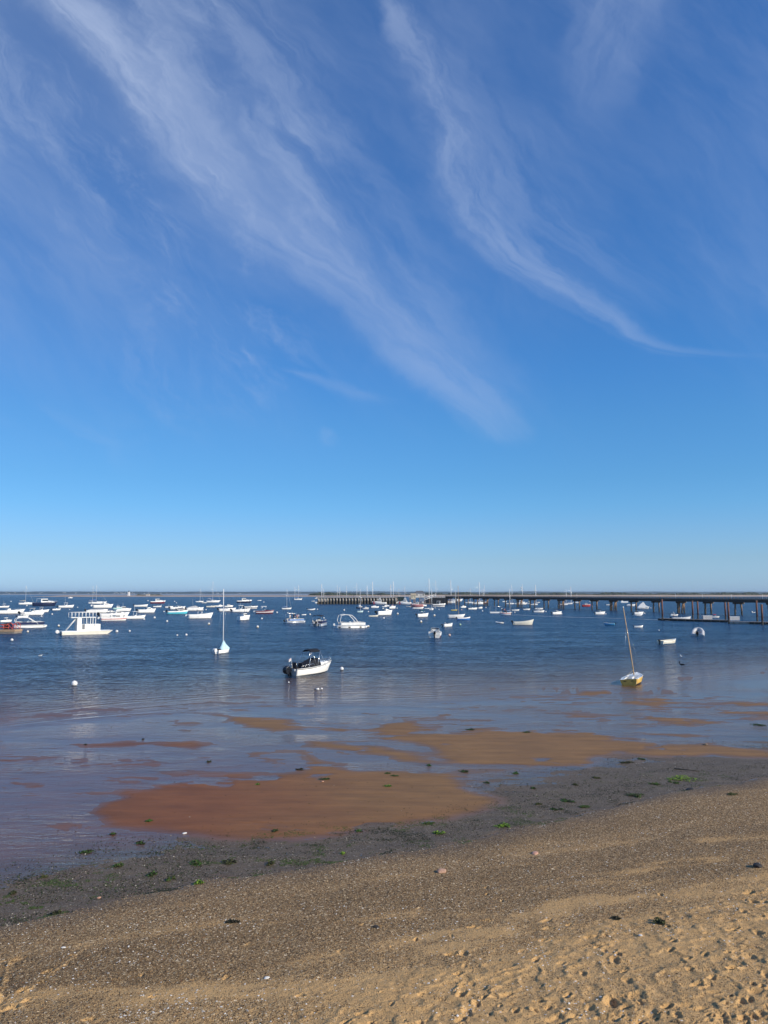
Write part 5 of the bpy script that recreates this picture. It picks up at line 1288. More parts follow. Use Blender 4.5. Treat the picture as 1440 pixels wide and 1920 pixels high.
# ---- masts rising behind the breakwater and the pier
for i, (u, vt, d_, low, lab) in enumerate(((604, 1095, 600, 'white_gelcoat', 'tall pale mast above the left end of the breakwater'), (607.5, 1104, 640, 'navy_paint', 'short mast just right of the first breakwater mast'), (633, 1097, 610, 'white_gelcoat', 'pale mast above the middle left of the breakwater'), (637.5, 1101, 660, 'white_gelcoat', 'leaning thin mast right of the middle left mast'), (650.5, 1099, 600, 'white_gelcoat', 'white mast above the middle of the breakwater'), (669.5, 1093, 590, 'white_gelcoat', 'bright white mast above the dark blue trawler'), (688.5, 1098, 640, 'navy_paint', 'thin dark mast left of the broad pale mast'), (699, 1090.5, 600, 'white_gelcoat', 'broad pale mast above the white covered boat'), (733, 1096, 610, 'maroon_paint', 'pinkish slim mast left of the tallest central mast'),
    (737.5, 1090, 585, 'white_gelcoat', 'tall white mast above the red trimmed lobster boat'), (748, 1104, 700, 'navy_paint', 'dark slim mast left of the shed hut'), (759, 1099, 640, 'white_gelcoat', 'white tapered mast above the right patrol boat'), (804.4, 1084.5, 620, 'white_gelcoat', 'tallest white mast right of the grey roofed shed'), (817, 1088, 640, 'white_gelcoat', 'white mast at the top of the gangway'), (845, 1088, 620, 'white_gelcoat', 'solitary tall white mast right of the gangway top'),
    (898, 1091, 560, 'white_gelcoat', 'tall white mast rising over the pier right of the catboat'), (905, 1104, 600, 'white_gelcoat', 'short white mast beside the dragger behind the pier'), (907.5, 1097, 650, 'navy_paint', 'faint slim mast beside the dragger behind the pier'), (958.5, 1096, 560, 'white_gelcoat', 'faint mast right of the red bottomed sloop'), (978.5, 1095, 540, 'white_gelcoat', 'mast with furled white bundles above the pier'), (1003, 1096.5, 520, 'white_gelcoat', 'thick white mast above the twin engine hoop boat'), (1059.5, 1104, 520, 'white_gelcoat', 'short thin mast above the pier right of the braced bent'), (1068.5, 1100, 560, 'white_gelcoat', 'pale thick mast above the pier right of the braced bent'), (1079.5, 1113, 620, 'white_gelcoat', 'lowest short mast standing over the pier rail'))):
    v = 1113 + CAM_H * F_PX / d_
    e, L, Bm = sailboat(u - 2, v, 24 if vt < 1096 else 15, random.Random(i).choice((4, 8, -6, 12)), 'sloop showing a ' + lab, vt, u, low=low, group='sailboats behind the breakwater and pier', jib=i % 3 == 0, mr=d_ * (.00045 if 'broad' in lab or 'thick' in lab or 'tall' in lab else .00026))
    if 'bundles' in lab:
        for z in (9.5, 11.2): MB().lathe([(.1, 0), (.45, .3), (.45, .9), (.1, 1.2)], (.08 * L - .08, 0, z), 'white_canvas', 8).build('sail_bundle', e)

# ================================================================ the near boats
# white outboard boat with a black bimini, bow to the right
e, L, Bm = thing('motor_boat', 584.5, 1266.5, 98, 43, .38, 'motor boat', 'white outboard boat with black canopy, nearest boat on the water', 'near boats')
e.rotation_euler.y = R(-1.6)
k = L / 5.0; F = .62 * k
hull(e, L, Bm, F, low='white_gelcoat', up='white_gelcoat', rail='grey_gelcoat', pit=(.03, .60), pitz=.15, bow=1.5, boot=.1, bottom='black_rubber', transom='grey_gelcoat', flare=.84, rake=.13, ns=28)
rb_ = MB()
pts = []
for i in range(15):
    t = i / 14; pts.append((-L / 2 + L * t * .995, -top_w(L, Bm, t ** .92) - .012, F * (1 + .5 * t ** 2.2) + .06 * F * (1 - t) ** 3 - .06))
rb_.tube(pts, .028, 'black_rubber', 6); rb_.tube([(x, -y, z) for x, y, z in pts], .028, 'black_rubber', 6); rb_.build('rub_rail', e)
outboard(e, -L / 2 - .22, 0, F * .62, k * 1.15, 'black_cowling', 30)
sm = MB(); sm.box((-L / 2 - .06, -.55 * k, F * .9), (.10, .16, .18), 'white_gelcoat').box((-L / 2 - .06, .45 * k, F * .9), (.10, .16, .18), 'white_gelcoat'); sm.build('stern_light', e)
co_ = console(e, .02 * L, .15, .95 * k, .85 * k, .7 * k, seat=False)
MB().prism([(-.24 * L, F * .7), (-.25 * L, F + .25 * k), (-.12 * L, F + .45 * k), (.02 * L, F + .72 * k), (.12 * L, F + .70 * k), (.13 * L, F * .7)], -.62 * k, .62 * k, 'black_canvas', -.42 * k, .42 * k).build('console_cover', e, bevel=.06)
MB().add([(.12 * L, -Bm * .36, F * 1.05), (.12 * L, Bm * .36, F * 1.05), (.40 * L, Bm * .12, F * 1.36), (.40 * L, -Bm * .12, F * 1.36), (.12 * L, -Bm * .30, F + .34 * k), (.12 * L, Bm * .30, F + .34 * k), (.36 * L, Bm * .08, F + .34 * k), (.36 * L, -Bm * .08, F + .34 * k)], [(3, 2, 1, 0), (4, 5, 6, 7), (0, 1, 5, 4), (1, 2, 6, 5), (2, 3, 7, 6), (3, 0, 4, 7)], 'white_gelcoat').build('foredeck_box', e, bevel=.05)
for s in (-1, 1): MB().box((-.30 * L, s * .42 * k, .45), (.5 * k, .5 * k, .6), 'black_canvas').box((-.345 * L, s * .42 * k, .95), (.10, .5 * k, .45 * k), 'black_canvas').build('seat', e, bevel=.03)
bm_ = slab_top(e, -.12 * L, .11 * L, Bm * .62, 2.02 * k, 'black_canvas', 'bimini_top', th=.10 * k, crown=.16 * k)
fr_ = MB()
for s in (-1, 1):
    for x, xb, r_ in ((-.11 * L, -.22 * L, .026), (.10 * L, -.01 * L, .034), (.10 * L, .19 * L, .014), (-.09 * L, -.02 * L, .014)): fr_.tube([(xb, s * Bm * .44, F), (x, s * Bm * .305, 1.98 * k)], r_ * k, 'steel_rail', 7)
fr_.build('frame', bm_)
for s in (-1, 1):
    g = MB(); y_ = s * Bm * .46
    pts = [(-.42 * L, y_, F + .05), (-.38 * L, y_, F + .26 * k), (-.12 * L, y_, F + .34 * k), (-.06 * L, y_, F + .08)]
    g.tube(pts, .018, 'steel_rail', 6)
    for x in (-.32, -.22): g.tube([(x * L, y_, F), (x * L + .08, y_, F + .30 * k)], .014, 'steel_rail', 5)
    g.build('side_rail', e)
    b_ = MB(); bp = [(L * q, s * top_w(L, Bm, (q + .5) ** 1.0) * .90, F * (1 + .5 * (q + .5) ** 2.2) + .26 * k) for q in (.16, .24, .32, .40, .46)]
    b_.tube(bp + [(L * .485, 0, F * 1.5 + .27 * k)], .016, 'steel_rail', 6)
    for q in bp: b_.tube([(q[0], q[1], q[2] - .30 * k), q], .013, 'steel_rail', 5)
    b_.build('bow_rail', e)
fg = MB(); fg.tube([(-.44 * L, .1, F), (-.48 * L, .1, F + .95 * k)], .014, 'white_metal', 5)
nx = 7
vs = [(-.48 * L - .04 * i, .1 + .03 * math.sin(i * 1.3), F + .95 * k - .02 * i) for i in range(nx)]
fp = fg.build('flag_staff', e)
fl_ = MB(); n0 = len(vs); fl_.add(vs + [(x, y, z - .26) for x, y, z in vs], [(i, i + 1, n0 + i + 1, n0 + i) for i in range(nx - 1)], 'white_canvas'); fl_.add([(x, y - .004, z - .05) for x, y, z in vs] + [(x, y - .004, z - .10) for x, y, z in vs], [(i, i + 1, n0 + i + 1, n0 + i) for i in range(nx - 1)], 'red_canvas'); fl_.build('flag', fp)

# yellow hulled daysailer, aground and heeled
e, L, Bm = thing('sailing_dinghy', 1188.5, 1285, 41, 80, .40, 'sailing dinghy', 'white decked yellow dinghy with tall leaning wooden mast, aground in the shallows', 'near boats', L=4.3)
e.rotation_euler = (R(-6.5), R(-1.0), e.rotation_euler.z); e.location.z = .06
F = .46
hull(e, L, Bm, F, low='yellow_paint', up='yellow_paint', stripe='yellow_paint', rail='white_gelcoat', deckm='white_gelcoat', inside='grey_gelcoat', pit=(.07, .58), pitz=.10, bow=1.35, stern=.80, bottom='dark_bottom', boot=.06, ns=28, transom='yellow_paint', flare=.80, full=2.0)
tm = MB(); tm.box((-L / 2 - .012, -.30, F * .72), (.03, .22, .05), 'black_rubber').box((-L / 2 - .012, .30, F * .72), (.03, .22, .05), 'black_rubber'); tm.build('scupper', e)
MB().box((-L / 2 + .06, 0, F * .6), (.06, Bm * .72, F * .75), 'white_gelcoat').build('stern_bulkhead', e)
sd_ = MB()
for s in (-1, 1): sd_.box((-L * .16, s * Bm * .36, F * .98), (L * .60, Bm * .16, .05), 'white_gelcoat')
sd_.build('side_deck', e)
cb = MB(); cb.box((-L * .05, 0, .28), (1.1, .10, .36), 'white_gelcoat'); cb.build('centreboard_case', e)
MB().box((-L * .08, 0, F * .62), (.28, Bm * .78, .05), 'grey_gelcoat').build('thwart', e)
mx = .13 * L
mt = MB().tube([(mx, 0, .15), (mx + .02, 0, 2.0), (mx - .05, 0, 4.2), (mx - .18, .0, 6.55)], .055, 'wood_spar', 10, r2=.036).build('mast', e)
MB().lathe([(.05, 0), (.055, .05), (.02, .12)], (mx - .18, 0, 6.53), 'white_metal', 8).build('mast_cap', mt)
rg = MB()
for s in (-1, 1): rg.tube([(mx - .25, s * Bm * .46, F), (mx - .12, 0, 5.0)], .009, 'steel_rail', 4)
rg.tube([(L * .47, 0, F * 1.35), (mx - .12, 0, 5.2)], .009, 'steel_rail', 4); rg.build('rigging', mt)
ln = MB(); ln.tube([(mx, 0, 1.0), (mx - .4, .35, .70), (mx - .9, .55, .60), (-.1 * L, .50, .58)], .015, 'rope', 5).tube([(.30 * L, .1, .7), (.2 * L, -.2, .68), (mx + .1, .1, .75)], .02, 'white_canvas', 5); ln.build('coiled_line', e)
MB().tube([(mx + .05, .35, .64), (-.30 * L, .20, .62)], .022, 'white_metal', 6).build('boom', e)

# small sailboat under a pale blue tarp
e, L, Bm = thing('sailboat', 417, 1225.5, 34, 50, .40, 'sailboat', 'small white sailboat tented with a pale blue tarp over its boom', 'near boats')
e.location.x = at(417.5, 1225.5).x * 1.01
F = .42; k = .92
hull(e, L, Bm, F, pit=(.04, .5), bow=1.35, bottom='dark_bottom', boot=.08, rail='white_gelcoat', ns=24, low='white_gelcoat')
mx = .02 * L; dd = e.location.y; dr = pix_dir(720, 1104.3); Hm = CAM_H + dr[2] / dr[1] * dd
mt = MB().tube([(mx, 0, .2), (mx - .20, 0, Hm)], .062, 'white_metal', 10, r2=.045).build('mast', e)
rg = MB(); rg.tube([(L * .45, 0, F * 1.3), (mx - .17, 0, Hm * .85)], .010, 'steel_rail', 4); rg.tube([(-L * .48, 0, F), (mx - .2, 0, Hm)], .008, 'steel_rail', 4)
for s in (-1, 1): rg.tube([(mx - .1, s * Bm * .46, F), (mx - .17, 0, Hm * .8)], .008, 'steel_rail', 4)
rg.build('rigging', mt)
# the tarp: draped surface, high at the mast
tp = MB(); vs = []; nx, ny = 14, 9
for i in range(nx):
    x = -.26 * L + (.50 + .26) * L * i / (nx - 1); t_ = (x - mx) / L
    hx = F + .12 * k + (1.35 * k if t_ < 0 else 1.35 * k) * max(0, 1 - abs(t_) / (.30 if t_ < 0 else .48)) ** 1.25
    for j in range(ny):
        q = j / (ny - 1) * 2 - 1; wq = top_w(L, Bm, min(.985, x / L + .5)) * 1.03
        zz = F * (1 + .35 * (x / L + .5) ** 2.2) - .02 + (hx - F) * (1 - abs(q)) ** 1.15 + .025 * math.sin(i * 1.7 + j * 2.1) * (1 - abs(q))
        vs.append((x, q * wq, zz))
tp.add(vs, [(i * ny + j, i * ny + j + 1, (i + 1) * ny + j + 1, (i + 1) * ny + j) for i in range(nx - 1) for j in range(ny - 1)], 'pale_blue_canvas', True)
o = tp.build('tarp', e); sm_ = o.modifiers.new('thick', 'SOLIDIFY'); sm_.thickness = .02
outboard(e, -L / 2 - .22, -.1, F * .55, k * 1.0, 'white_cowling', 15)
MB().box((-.36 * L, 0, F + .02), (.5 * k, Bm * .5, .3 * k), 'black_canvas').build('stern_seat', e, bevel=.03)

# double deck pontoon barge
e, L, Bm = thing('pontoon_barge', 161.5, 1190, 93, 13, .30, 'houseboat', 'white double deck pontoon barge with rooftop railing and stern slide', PO)
k = L / 9.5
for y_ in (-.36, .36):
    MB().prism([(-.50 * L, -.2), (-.50 * L, .55 * k), (.50 * L, .72 * k), (.44 * L, .30 * k), (.36 * L, -.2)], y_ * Bm - Bm * .14, y_ * Bm + Bm * .14, 'cream_gelcoat').build('float_hull', e, bevel=.04)
MB().box((-.01 * L, 0, .64 * k), (.98 * L, Bm, .16 * k), 'white_gelcoat').build('main_deck', e)
MB().box((-.49 * L, 0, .35 * k), (.05, Bm * .5, .5 * k), 'black_rubber').build('transom', e)
zD = .72 * k
ca = MB(); ca.box((.02 * L, 0, zD + .62 * k), (.46 * L, Bm * .80, 1.24 * k), 'white_gelcoat'); ca.build('side_bulwark', e, bevel=.03)
tall = MB().box((-.165 * L, 0, zD + 1.24 * k), (.09 * L, Bm * .78, 2.48 * k), 'white_gelcoat').build('stair_cabin', e, bevel=.03)
MB().box((-.212 * L, 0, zD + .95 * k), (.03, Bm * .40, 1.7 * k), 'grey_gelcoat').build('door', tall)
MB().box((-.085 * L, -Bm * .402, zD + .75 * k), (.05 * L, .05, .95 * k), 'grey_cowling').build('locker_door', e)
MB().box((.13 * L, -Bm * .402, zD + 1.05 * k), (.02 * L, .04, .12 * k), 'black_rubber').build('vent', e)
zU = zD + 2.55 * k; xa, xb = -.33 * L, .155 * L
MB().box(((xa + xb) / 2, 0, zU), (xb - xa, Bm * .86, .14 * k), 'white_gelcoat').build('upper_deck', e)
for x in (-.03, .05, .10, .15):
    for s in (-1, 1): MB().box((x * L, s * Bm * .38, zD + 1.9 * k), (.10 * k, .10 * k, 1.35 * k), 'white_metal').build('roof_post', e)
rl = MB(); zr = zU + 1.0 * k
for s in (-1, 1):
    rl.tube([(xa, s * Bm * .42, zr), (xb, s * Bm * .42, zr)], .045 * k, 'white_metal', 6)
    for i in range(8): x = xa + (xb - xa) * i / 7; rl.tube([(x, s * Bm * .42, zU), (x, s * Bm * .42, zr)], .04 * k, 'white_metal', 6)
for x in (xa, xb): rl.tube([(x, -Bm * .42, zr), (x, Bm * .42, zr)], .045 * k, 'white_metal', 6)
rl.build('upper_railing', e)
MB().box((-.10 * L, -.05, zU + .55 * k), (.02 * L, Bm * .3, .9 * k), 'grey_gelcoat').build('helm_stand', e)
sl = MB()
for s in (-.28, .28): sl.tube([(-.215 * L, s * k - Bm * .15, zU - .05), (-.42 * L, s * k - Bm * .15, zD + .05)], .07 * k, 'white_metal', 6)
sl.tube([(-.215 * L, -Bm * .15, zU - .08), (-.42 * L, -Bm * .15, zD)], .16 * k, 'white_gelcoat', 4); sl.build('slide', e)
outboard(e, -.53 * L, 0, .55 * k, 1.15 * k, 'white_cowling', 60)

# raft with red railings at the left edge
e = empty('work_raft', at(6, 1188)); tag(e, 'timber work raft with bright red railings at the left frame edge', 'raft'); e.location.y += 1.6
d = e.location.y / F_PX; wx = 42 * d
MB().box((0, 0, .55), (wx, 3.2, .38), 'deck_wood').build('deck', e); MB().box((0, 0, .14), (wx * .96, 3.0, .44), 'weathered_wood').build('float', e)
r_ = MB()
for y_ in (-1.5, 1.5):
    for z in (1.15, 1.7): r_.tube([(-wx / 2 + .1, y_, z), (wx * .22, y_, z)], .055, 'orange_red_paint', 6)
    for x in (-.4, -.2, 0.0, .22, .40): r_.tube([(x * wx, y_, .7), (x * wx, y_, 1.7)], .055, 'orange_red_paint', 6)
    r_.tube([(.0, y_, .8), (.16 * wx, y_, 1.9), (.30 * wx, y_, 2.1), (.40 * wx, y_, 1.7)], .07, 'orange_red_paint', 6)
    r_.tube([(.22 * wx, y_, 1.6), (.40 * wx, y_, .8)], .05, 'orange_red_paint', 6)
r_.build('railing', e)
wl_ = MB(); wl_.box((-.05 * wx, .6, 1.35), (1.1, .9, 1.2), 'black_canvas'); wl_.box((.12 * wx, .4, 1.2), (.9, .7, .9), 'navy_canvas'); wl_.build('covered_winch', e, bevel=.05)

# ================================================================ mooring buoys, labelled by what floats beside them
boats = [(o, o.matrix_basis.translation.copy()) for o in COL.objects if o.parent is None and o.type == 'EMPTY' and o.get('category') in ('motor boat', 'sailboat', 'small boat', 'pontoon boat', 'houseboat', 'rowing boat', 'sailing dinghy', 'inflatable boat', 'patrol boat', 'raft')]
BU = [(137, 1286, 11, 'w'), (640.5, 1256.5, 7, 'w'), (603, 1293, 4, 'w'), (541, 1280.5, 3, 'w'), (109, 1174.5, 4, 'y'), (51, 1185.5, 4, 'y'), (21, 1201.5, 5, 'w'), (97, 1152.6, 3, 'w'), (77, 1156.4, 3, 'w'), (49.5, 1136.3, 2.6, 'w'), (145, 1139.4, 2, 'w'), (130, 1143.4, 2, 'w'), (20, 1128.4, 2, 'w'), (277, 1127.2, 2.2, 'w'), (289, 1159.3, 4, 'w'), (312.6, 1166, 3.8, 'w'), (270, 1162, 3, 'w'), (242.5, 1184.4, 3.6, 'w'), (218, 1185.4, 5, 'w'), (332, 1192, 3, 'w'), (307, 1147.6, 2.6, 'w'), (327, 1128.4, 2, 'w'), (330.5, 1131, 1.8, 'w'), (391, 1171, 4.2, 'y'), (348.7, 1191.6, 4.2, 'w'), (482.5, 1176.7, 4.6, 'y'), (490.5, 1161, 3.4, 'w'), (519, 1149.4, 3.2, 'w'), (386, 1144, 2.4, 'w'), (494.5, 1129.6, 2, 'w'), (491.5, 1139.8, 2, 'w'), (581, 1153, 3.2, 'w'), (595, 1143.3, 2.4, 'w'), (645, 1145, 3, 'w'), (690.5, 1175.6, 4.2, 'y'), (690.6, 1147.8, 2.6, 'w'), (719.5, 1160.2, 3.6, 'w'), (745.5, 1152, 3.8, 'y'), (744.5, 1141, 2.2, 'w'), (789.3, 1167, 4.6, 'y'), (814.4, 1155.3, 4.2, 'y'), (815.6, 1140.6, 2, 'w'), (823, 1143.4, 2, 'w'), (843, 1192.4, 4.6, 'p'), (863, 1172.6, 4, 'g'), (865.5, 1144.2, 2.4, 'p'), (911, 1140, 2.4, 'w'), (904.7, 1146.4, 2.6, 'w'), (965.3, 1149, 2.4, 'w'), (1023.7, 1147.6, 2.6, 'w'), (1053, 1151.8, 3, 'w'), (1208.8, 1151, 2.8, 'w'), (1236, 1182.6, 2.4, 'w'), (1136, 1151.8, 2.4, 'w'), (1106, 1128.6, 2, 'w'), (1220.5, 1140.6, 2, 'w')]
M('buoy_yellow', (.66, .50, .22), .5, var=.08); M('buoy_pink', (.66, .46, .38), .5, var=.08); M('buoy_green', (.42, .58, .40), .5, var=.08)
cn = {'w': ('buoy_white', 'white'), 'y': ('buoy_yellow', 'tan topped'), 'p': ('buoy_pink', 'pale pink'), 'g': ('buoy_green', 'greenish')}
used = set()
for u, v, px, c in BU:
    p = at(u, v); r = px / F_PX * p.y / 2; mat, nm_ = cn[c]
    e = empty('mooring_buoy', (p.x, p.y + r, 0))
    pr = [(r * math.sin(math.pi * i / 12), r * .62 - r * math.cos(math.pi * i / 12)) for i in range(13)]
    ms = ['weed_dark'] * 4 + [mat if c != 'y' or i < 8 else 'buoy_white' for i in range(4, 12)]
    if c == 'y': ms = ['weed_dark'] * 3 + ['buoy_yellow'] * 3 + ['buoy_white'] * 6
    MB().lathe(pr, (0, 0, 0), mat, 18, ms).build('ball', e)
    if px > 2.9: MB().lathe([(r * .10, 0), (r * .16, r * .06), (r * .10, r * .12)], (0, 0, r * 1.60), 'rope', 8).tube([(-r * .12, 0, r * 1.6), (0, 0, r * 1.85), (r * .12, 0, r * 1.6)], r * .04, 'steel_rail', 5).build('lifting_eye', e)
    bs = sorted(boats, key=lambda b: (b[1].x - p.x) ** 2 * (1430 / p.y) ** 2 + ((b[1].y - p.y) * CAM_H * 1430 / p.y ** 2 * 2.2) ** 2)
    for b, q in bs[:6]:
        du = (p.x / p.y - q.x / q.y) * F_PX; dvv = CAM_H * F_PX * (1 / p.y - 1 / q.y)
        side = ('in front of' if dvv > 0 else 'behind') if abs(du) < abs(dvv) * 2.5 + 3 else ('right of' if du > 0 else 'left of')
        ws_ = b['label'].split(); cut = ws_
        for stop in ('below', 'above', 'behind', 'beside', 'right', 'left', 'near', 'at', 'in', 'cut', 'crossing', 'just', 'between', 'under', 'seen', 'directly', 'moored', 'touching'):
            if stop in cut[4:]: cut = cut[:4 + cut[4:].index(stop)]
        lab = f'{nm_} ball buoy {side} the ' + ' '.join(cut[:10])
        if lab not in used and len(lab.split()) <= 16: break
    used.add(lab); tag(e, lab, 'buoy', 'ball buoys')
# pick-up float pair beside the nearest boat's lines
e = empty('pickup_float', at(595, 1293.4)); tag(e, 'small dark and white pickup float lying below the nearest outboard boat', 'buoy'); MB().tube([(-.14, 0, .05), (.14, 0, .07)], .075, 'buoy_white', 8).build('float', e); MB().tube([(-.24, 0, .03), (-.12, 0, .05)], .04, 'weed_dark', 6).build('handle', e)

# ================================================================ birds
def gull(u, v, label, s=1.0, mat='white_canvas', wing='grey_canvas', rz=0.2, name='gull', stand=0.0):
    p = at(u, v); e = empty(name, (p.x, p.y, p.z + stand), rz); tag(e, label, 'bird')
    b = MB(); pts = [(-.24, 0, .07), (-.12, 0, .10), (.04, 0, .11), (.14, 0, .13), (.18, 0, .20), (.21, 0, .26)]; rad = [.01, .06, .085, .065, .038, .04]
    vs = []; n = 8
    for (x, y, z), r in zip(pts, rad):
        for k in range(n): a = 2 * math.pi * k / n; vs.append((x * s + (math.cos(a) * r * s * .3 if x > .15 else 0), math.sin(a) * r * s, z * s + math.cos(a) * r * s * .9))
    b.add(vs, [(i * n + k, i * n + (k + 1) % n, (i + 1) * n + (k + 1) % n, (i + 1) * n + k) for i in range(5) for k in range(n)] + [list(range(5 * n, 6 * n))], mat, True)
    b.build('body', e)
    for q in (-1, 1): MB().prism([(-.26 * s, .10 * s), (-.10 * s, .17 * s), (.08 * s, .16 * s), (.06 * s, .08 * s)], q * .055 * s, q * .085 * s, wing).build('wing', e)
    MB().tube([(.22 * s, 0, .26 * s), (.30 * s, 0, .25 * s)], .012 * s, 'tan_canvas', 5, r2=.004).build('beak', e)
    if stand:
        for q in (-.04, .04): MB().tube([(0, q * s, -stand), (0, q * s, .06 * s)], .010, 'black_rubber', 4).build('leg', e)
    return e
gull(76, 1231, 'white gull floating alone above the big white ball buoy', 1.15, rz=.3)
wb = gull(1278.5, 1250.5, 'dark wading bird standing in the shallows below the rowing boat', 1.35, 'black_canvas', 'black_cowling', rz=2.9, name='wading_bird', stand=.10)
MB().tube([(.16, 0, .14), (.20, 0, .30), (.21, 0, .44), (.25, 0, .52)], .045, 'black_canvas', 8, r2=.035).build('neck', wb)
gull(1277, 1232, 'small white gull resting beyond the dark wading bird', 1.0, rz=1.6)

# ================================================================ wakes: broken foam lying on the water
m_foam, t, out = new_mat('foam')
pos = t.node('ShaderNodeNewGeometry').outputs['Position']
cov = t.sstep(t.noise(t.vmul(pos, (.5, 1.6, 1)), 1.2, 4, .65), .36, .52)
bs_ = t.node('ShaderNodeBsdfDiffuse'); t.put(bs_.inputs['Color'], (.55, .62, .66, 1)); trn = t.node('ShaderNodeBsdfTransparent')
mx_ = t.node('ShaderNodeMixShader'); t.put(mx_.inputs[0], t.m('MULTIPLY', t.m('MULTIPLY', cov, t.attr('dens')), 1.0)); t.l.new(trn.outputs[0], mx_.inputs[1]); t.l.new(bs_.outputs[0], mx_.inputs[2]); t.l.new(mx_.outputs[0], out.inputs[0])
def wake(pts, seed):
    P_ = [at(u, v) for u, v, w_, d_ in pts]; vs = []; dn = []
    n = 0
    for i in range(len(pts) - 1):
        for j in range(12):
            f = j / 12; c = P_[i].lerp(P_[i + 1], f); w_ = pts[i][2] + (pts[i + 1][2] - pts[i][2]) * f; d_ = pts[i][3] + (pts[i + 1][3] - pts[i][3]) * f
            w_ *= .7 + .6 * random.Random(seed + i * 50 + j).random()
            vs += [(c.x, c.y - w_ / 2, .015), (c.x, c.y - w_ / 4, .05), (c.x, c.y + w_ / 4, .05), (c.x, c.y + w_ / 2, .015)]; dn += [0, d_, d_, 0]; n += 1
    me = np_mesh('wake', np.array(vs), grid_quads(n, 4), m_foam, dict(dens=np.array(dn)))
    return tag(link(bpy.data.objects.new('wake_foam', me)), kind='stuff')
wake([(952, 1152.6, 1.5, .95), (970, 1153.0, 3.5, .85), (1000, 1154.4, 4, .8), (1040, 1156.4, 5, .65), (1100, 1158.0, 6, .5), (1170, 1160, 7, .35), (1200, 1161, 6, .15)], 1)
wake([(1183, 1160.4, 5, .35), (1215, 1161.6, 8, .5), (1241, 1163, 8, .5), (1262, 1165.6, 6, .3)], 2)
wake([(136, 1121.4, 3, .9), (142, 1121.5, 5, .6), (149, 1121.6, 5, .2)], 3)

# ================================================================ beach litter: pebbles, shells, weed
def scatter(name, pts, sizes, cols, mat, flat_=.6, seed=0, kind='stuff', sink=.25, stretch=.5):
    """many small irregular stones as one mesh"""
    rs = np.random.RandomState(seed); n = len(pts)
    base = np.array([(1, 0, 0), (0, 1, 0), (-1, 0, 0), (0, -1, 0), (0, 0, 1), (0, 0, -1)], np.float32)
    V_ = base[None] * (1 + .45 * (rs.rand(n, 6, 1) - .5))
    V_ = V_ * np.stack([sizes * (1 + stretch * rs.rand(n)), sizes, sizes * flat_], -1)[:, None, :]
    a = rs.rand(n) * 6.283; ca, sa = np.cos(a)[:, None], np.sin(a)[:, None]
    X, Y, Z = V_[..., 0].copy(), V_[..., 1].copy(), V_[..., 2].copy()
    tz = (rs.rand(n) - .5)[:, None] * .7
    X, Z = X * np.cos(tz) - Z * np.sin(tz), X * np.sin(tz) + Z * np.cos(tz)
    V_ = np.stack([X * ca - Y * sa, X * sa + Y * ca, Z], -1) + pts[:, None, :]
    V_[..., 2] += (sizes * flat_ * (1 - sink * 2))[:, None] * .5
    tri = np.array([(0, 1, 4), (1, 2, 4), (2, 3, 4), (3, 0, 4), (1, 0, 5), (2, 1, 5), (3, 2, 5), (0, 3, 5)])
    F_ = (tri[None] + (np.arange(n) * 6)[:, None, None]).reshape(-1, 3)
    c = np.repeat(np.concatenate([cols, np.ones((n, 1))], 1), 6, 0)
    me = np_mesh(name, V_.reshape(-1, 3), F_, mat, dict(tint=c), smooth_sh=False)
    return tag(link(bpy.data.objects.new(name, me)), kind=kind)
m_peb, t, out = new_mat('pebble'); princ(t, out, t.attrc('tint'), .75, spec=.3)
_rows = rows
def ground_z(x, y):
    """height of the built ground sheet under points"""
    r = np.clip(np.searchsorted(_rows, y) - 1, 0, len(_rows) - 2); fy = (y - _rows[r]) / (_rows[r + 1] - _rows[r])
    s = x / np.maximum(y, 9.0); c = np.clip(np.searchsorted(sc_, s) - 1, 0, len(sc_) - 2); fx = (s - sc_[c]) / (sc_[c + 1] - sc_[c])
    g = GZ
    return (g[r, c] * (1 - fx) + g[r, c + 1] * fx) * (1 - fy) + (g[r + 1, c] * (1 - fx) + g[r + 1, c + 1] * fx) * fy
def ground_a(A, x, y):
    r = np.clip(np.searchsorted(_rows, y) - 1, 0, len(_rows) - 2); s = x / np.maximum(y, 9.0); c = np.clip(np.searchsorted(sc_, s) - 1, 0, len(sc_) - 2); return A[r, c]
rs = np.random.RandomState(11)
N = 230000
py_ = 9.2 + 20 * rs.rand(N) ** 1.35; px_ = (rs.rand(N) * 1.36 - .68) * np.maximum(py_, 9)
keep = (ground_a(grav, px_, py_) > .4) & (rs.rand(N) > ground_a(sand, px_, py_) * .93 + .03)
px_, py_ = px_[keep], py_[keep]; n = len(px_)
PAL = np.array([(.022, .014, .008), (.065, .040, .020), (.14, .088, .042), (.27, .18, .085), (.21, .165, .10), (.40, .29, .16), (.52, .40, .24), (.70, .60, .45), (.26, .11, .045)])
ci = rs.choice(9, n, p=[.17, .20, .21, .16, .08, .09, .045, .018, .027]); cols = PAL[ci] * (.75 + .5 * rs.rand(n, 1))
sz = .005 + .0105 * rs.rand(n) ** 2.2 + .010 * (rs.rand(n) > .985)
scatter('gravel', np.stack([px_, py_, ground_z(px_, py_)], -1), sz, cols, m_peb, .6, 1)
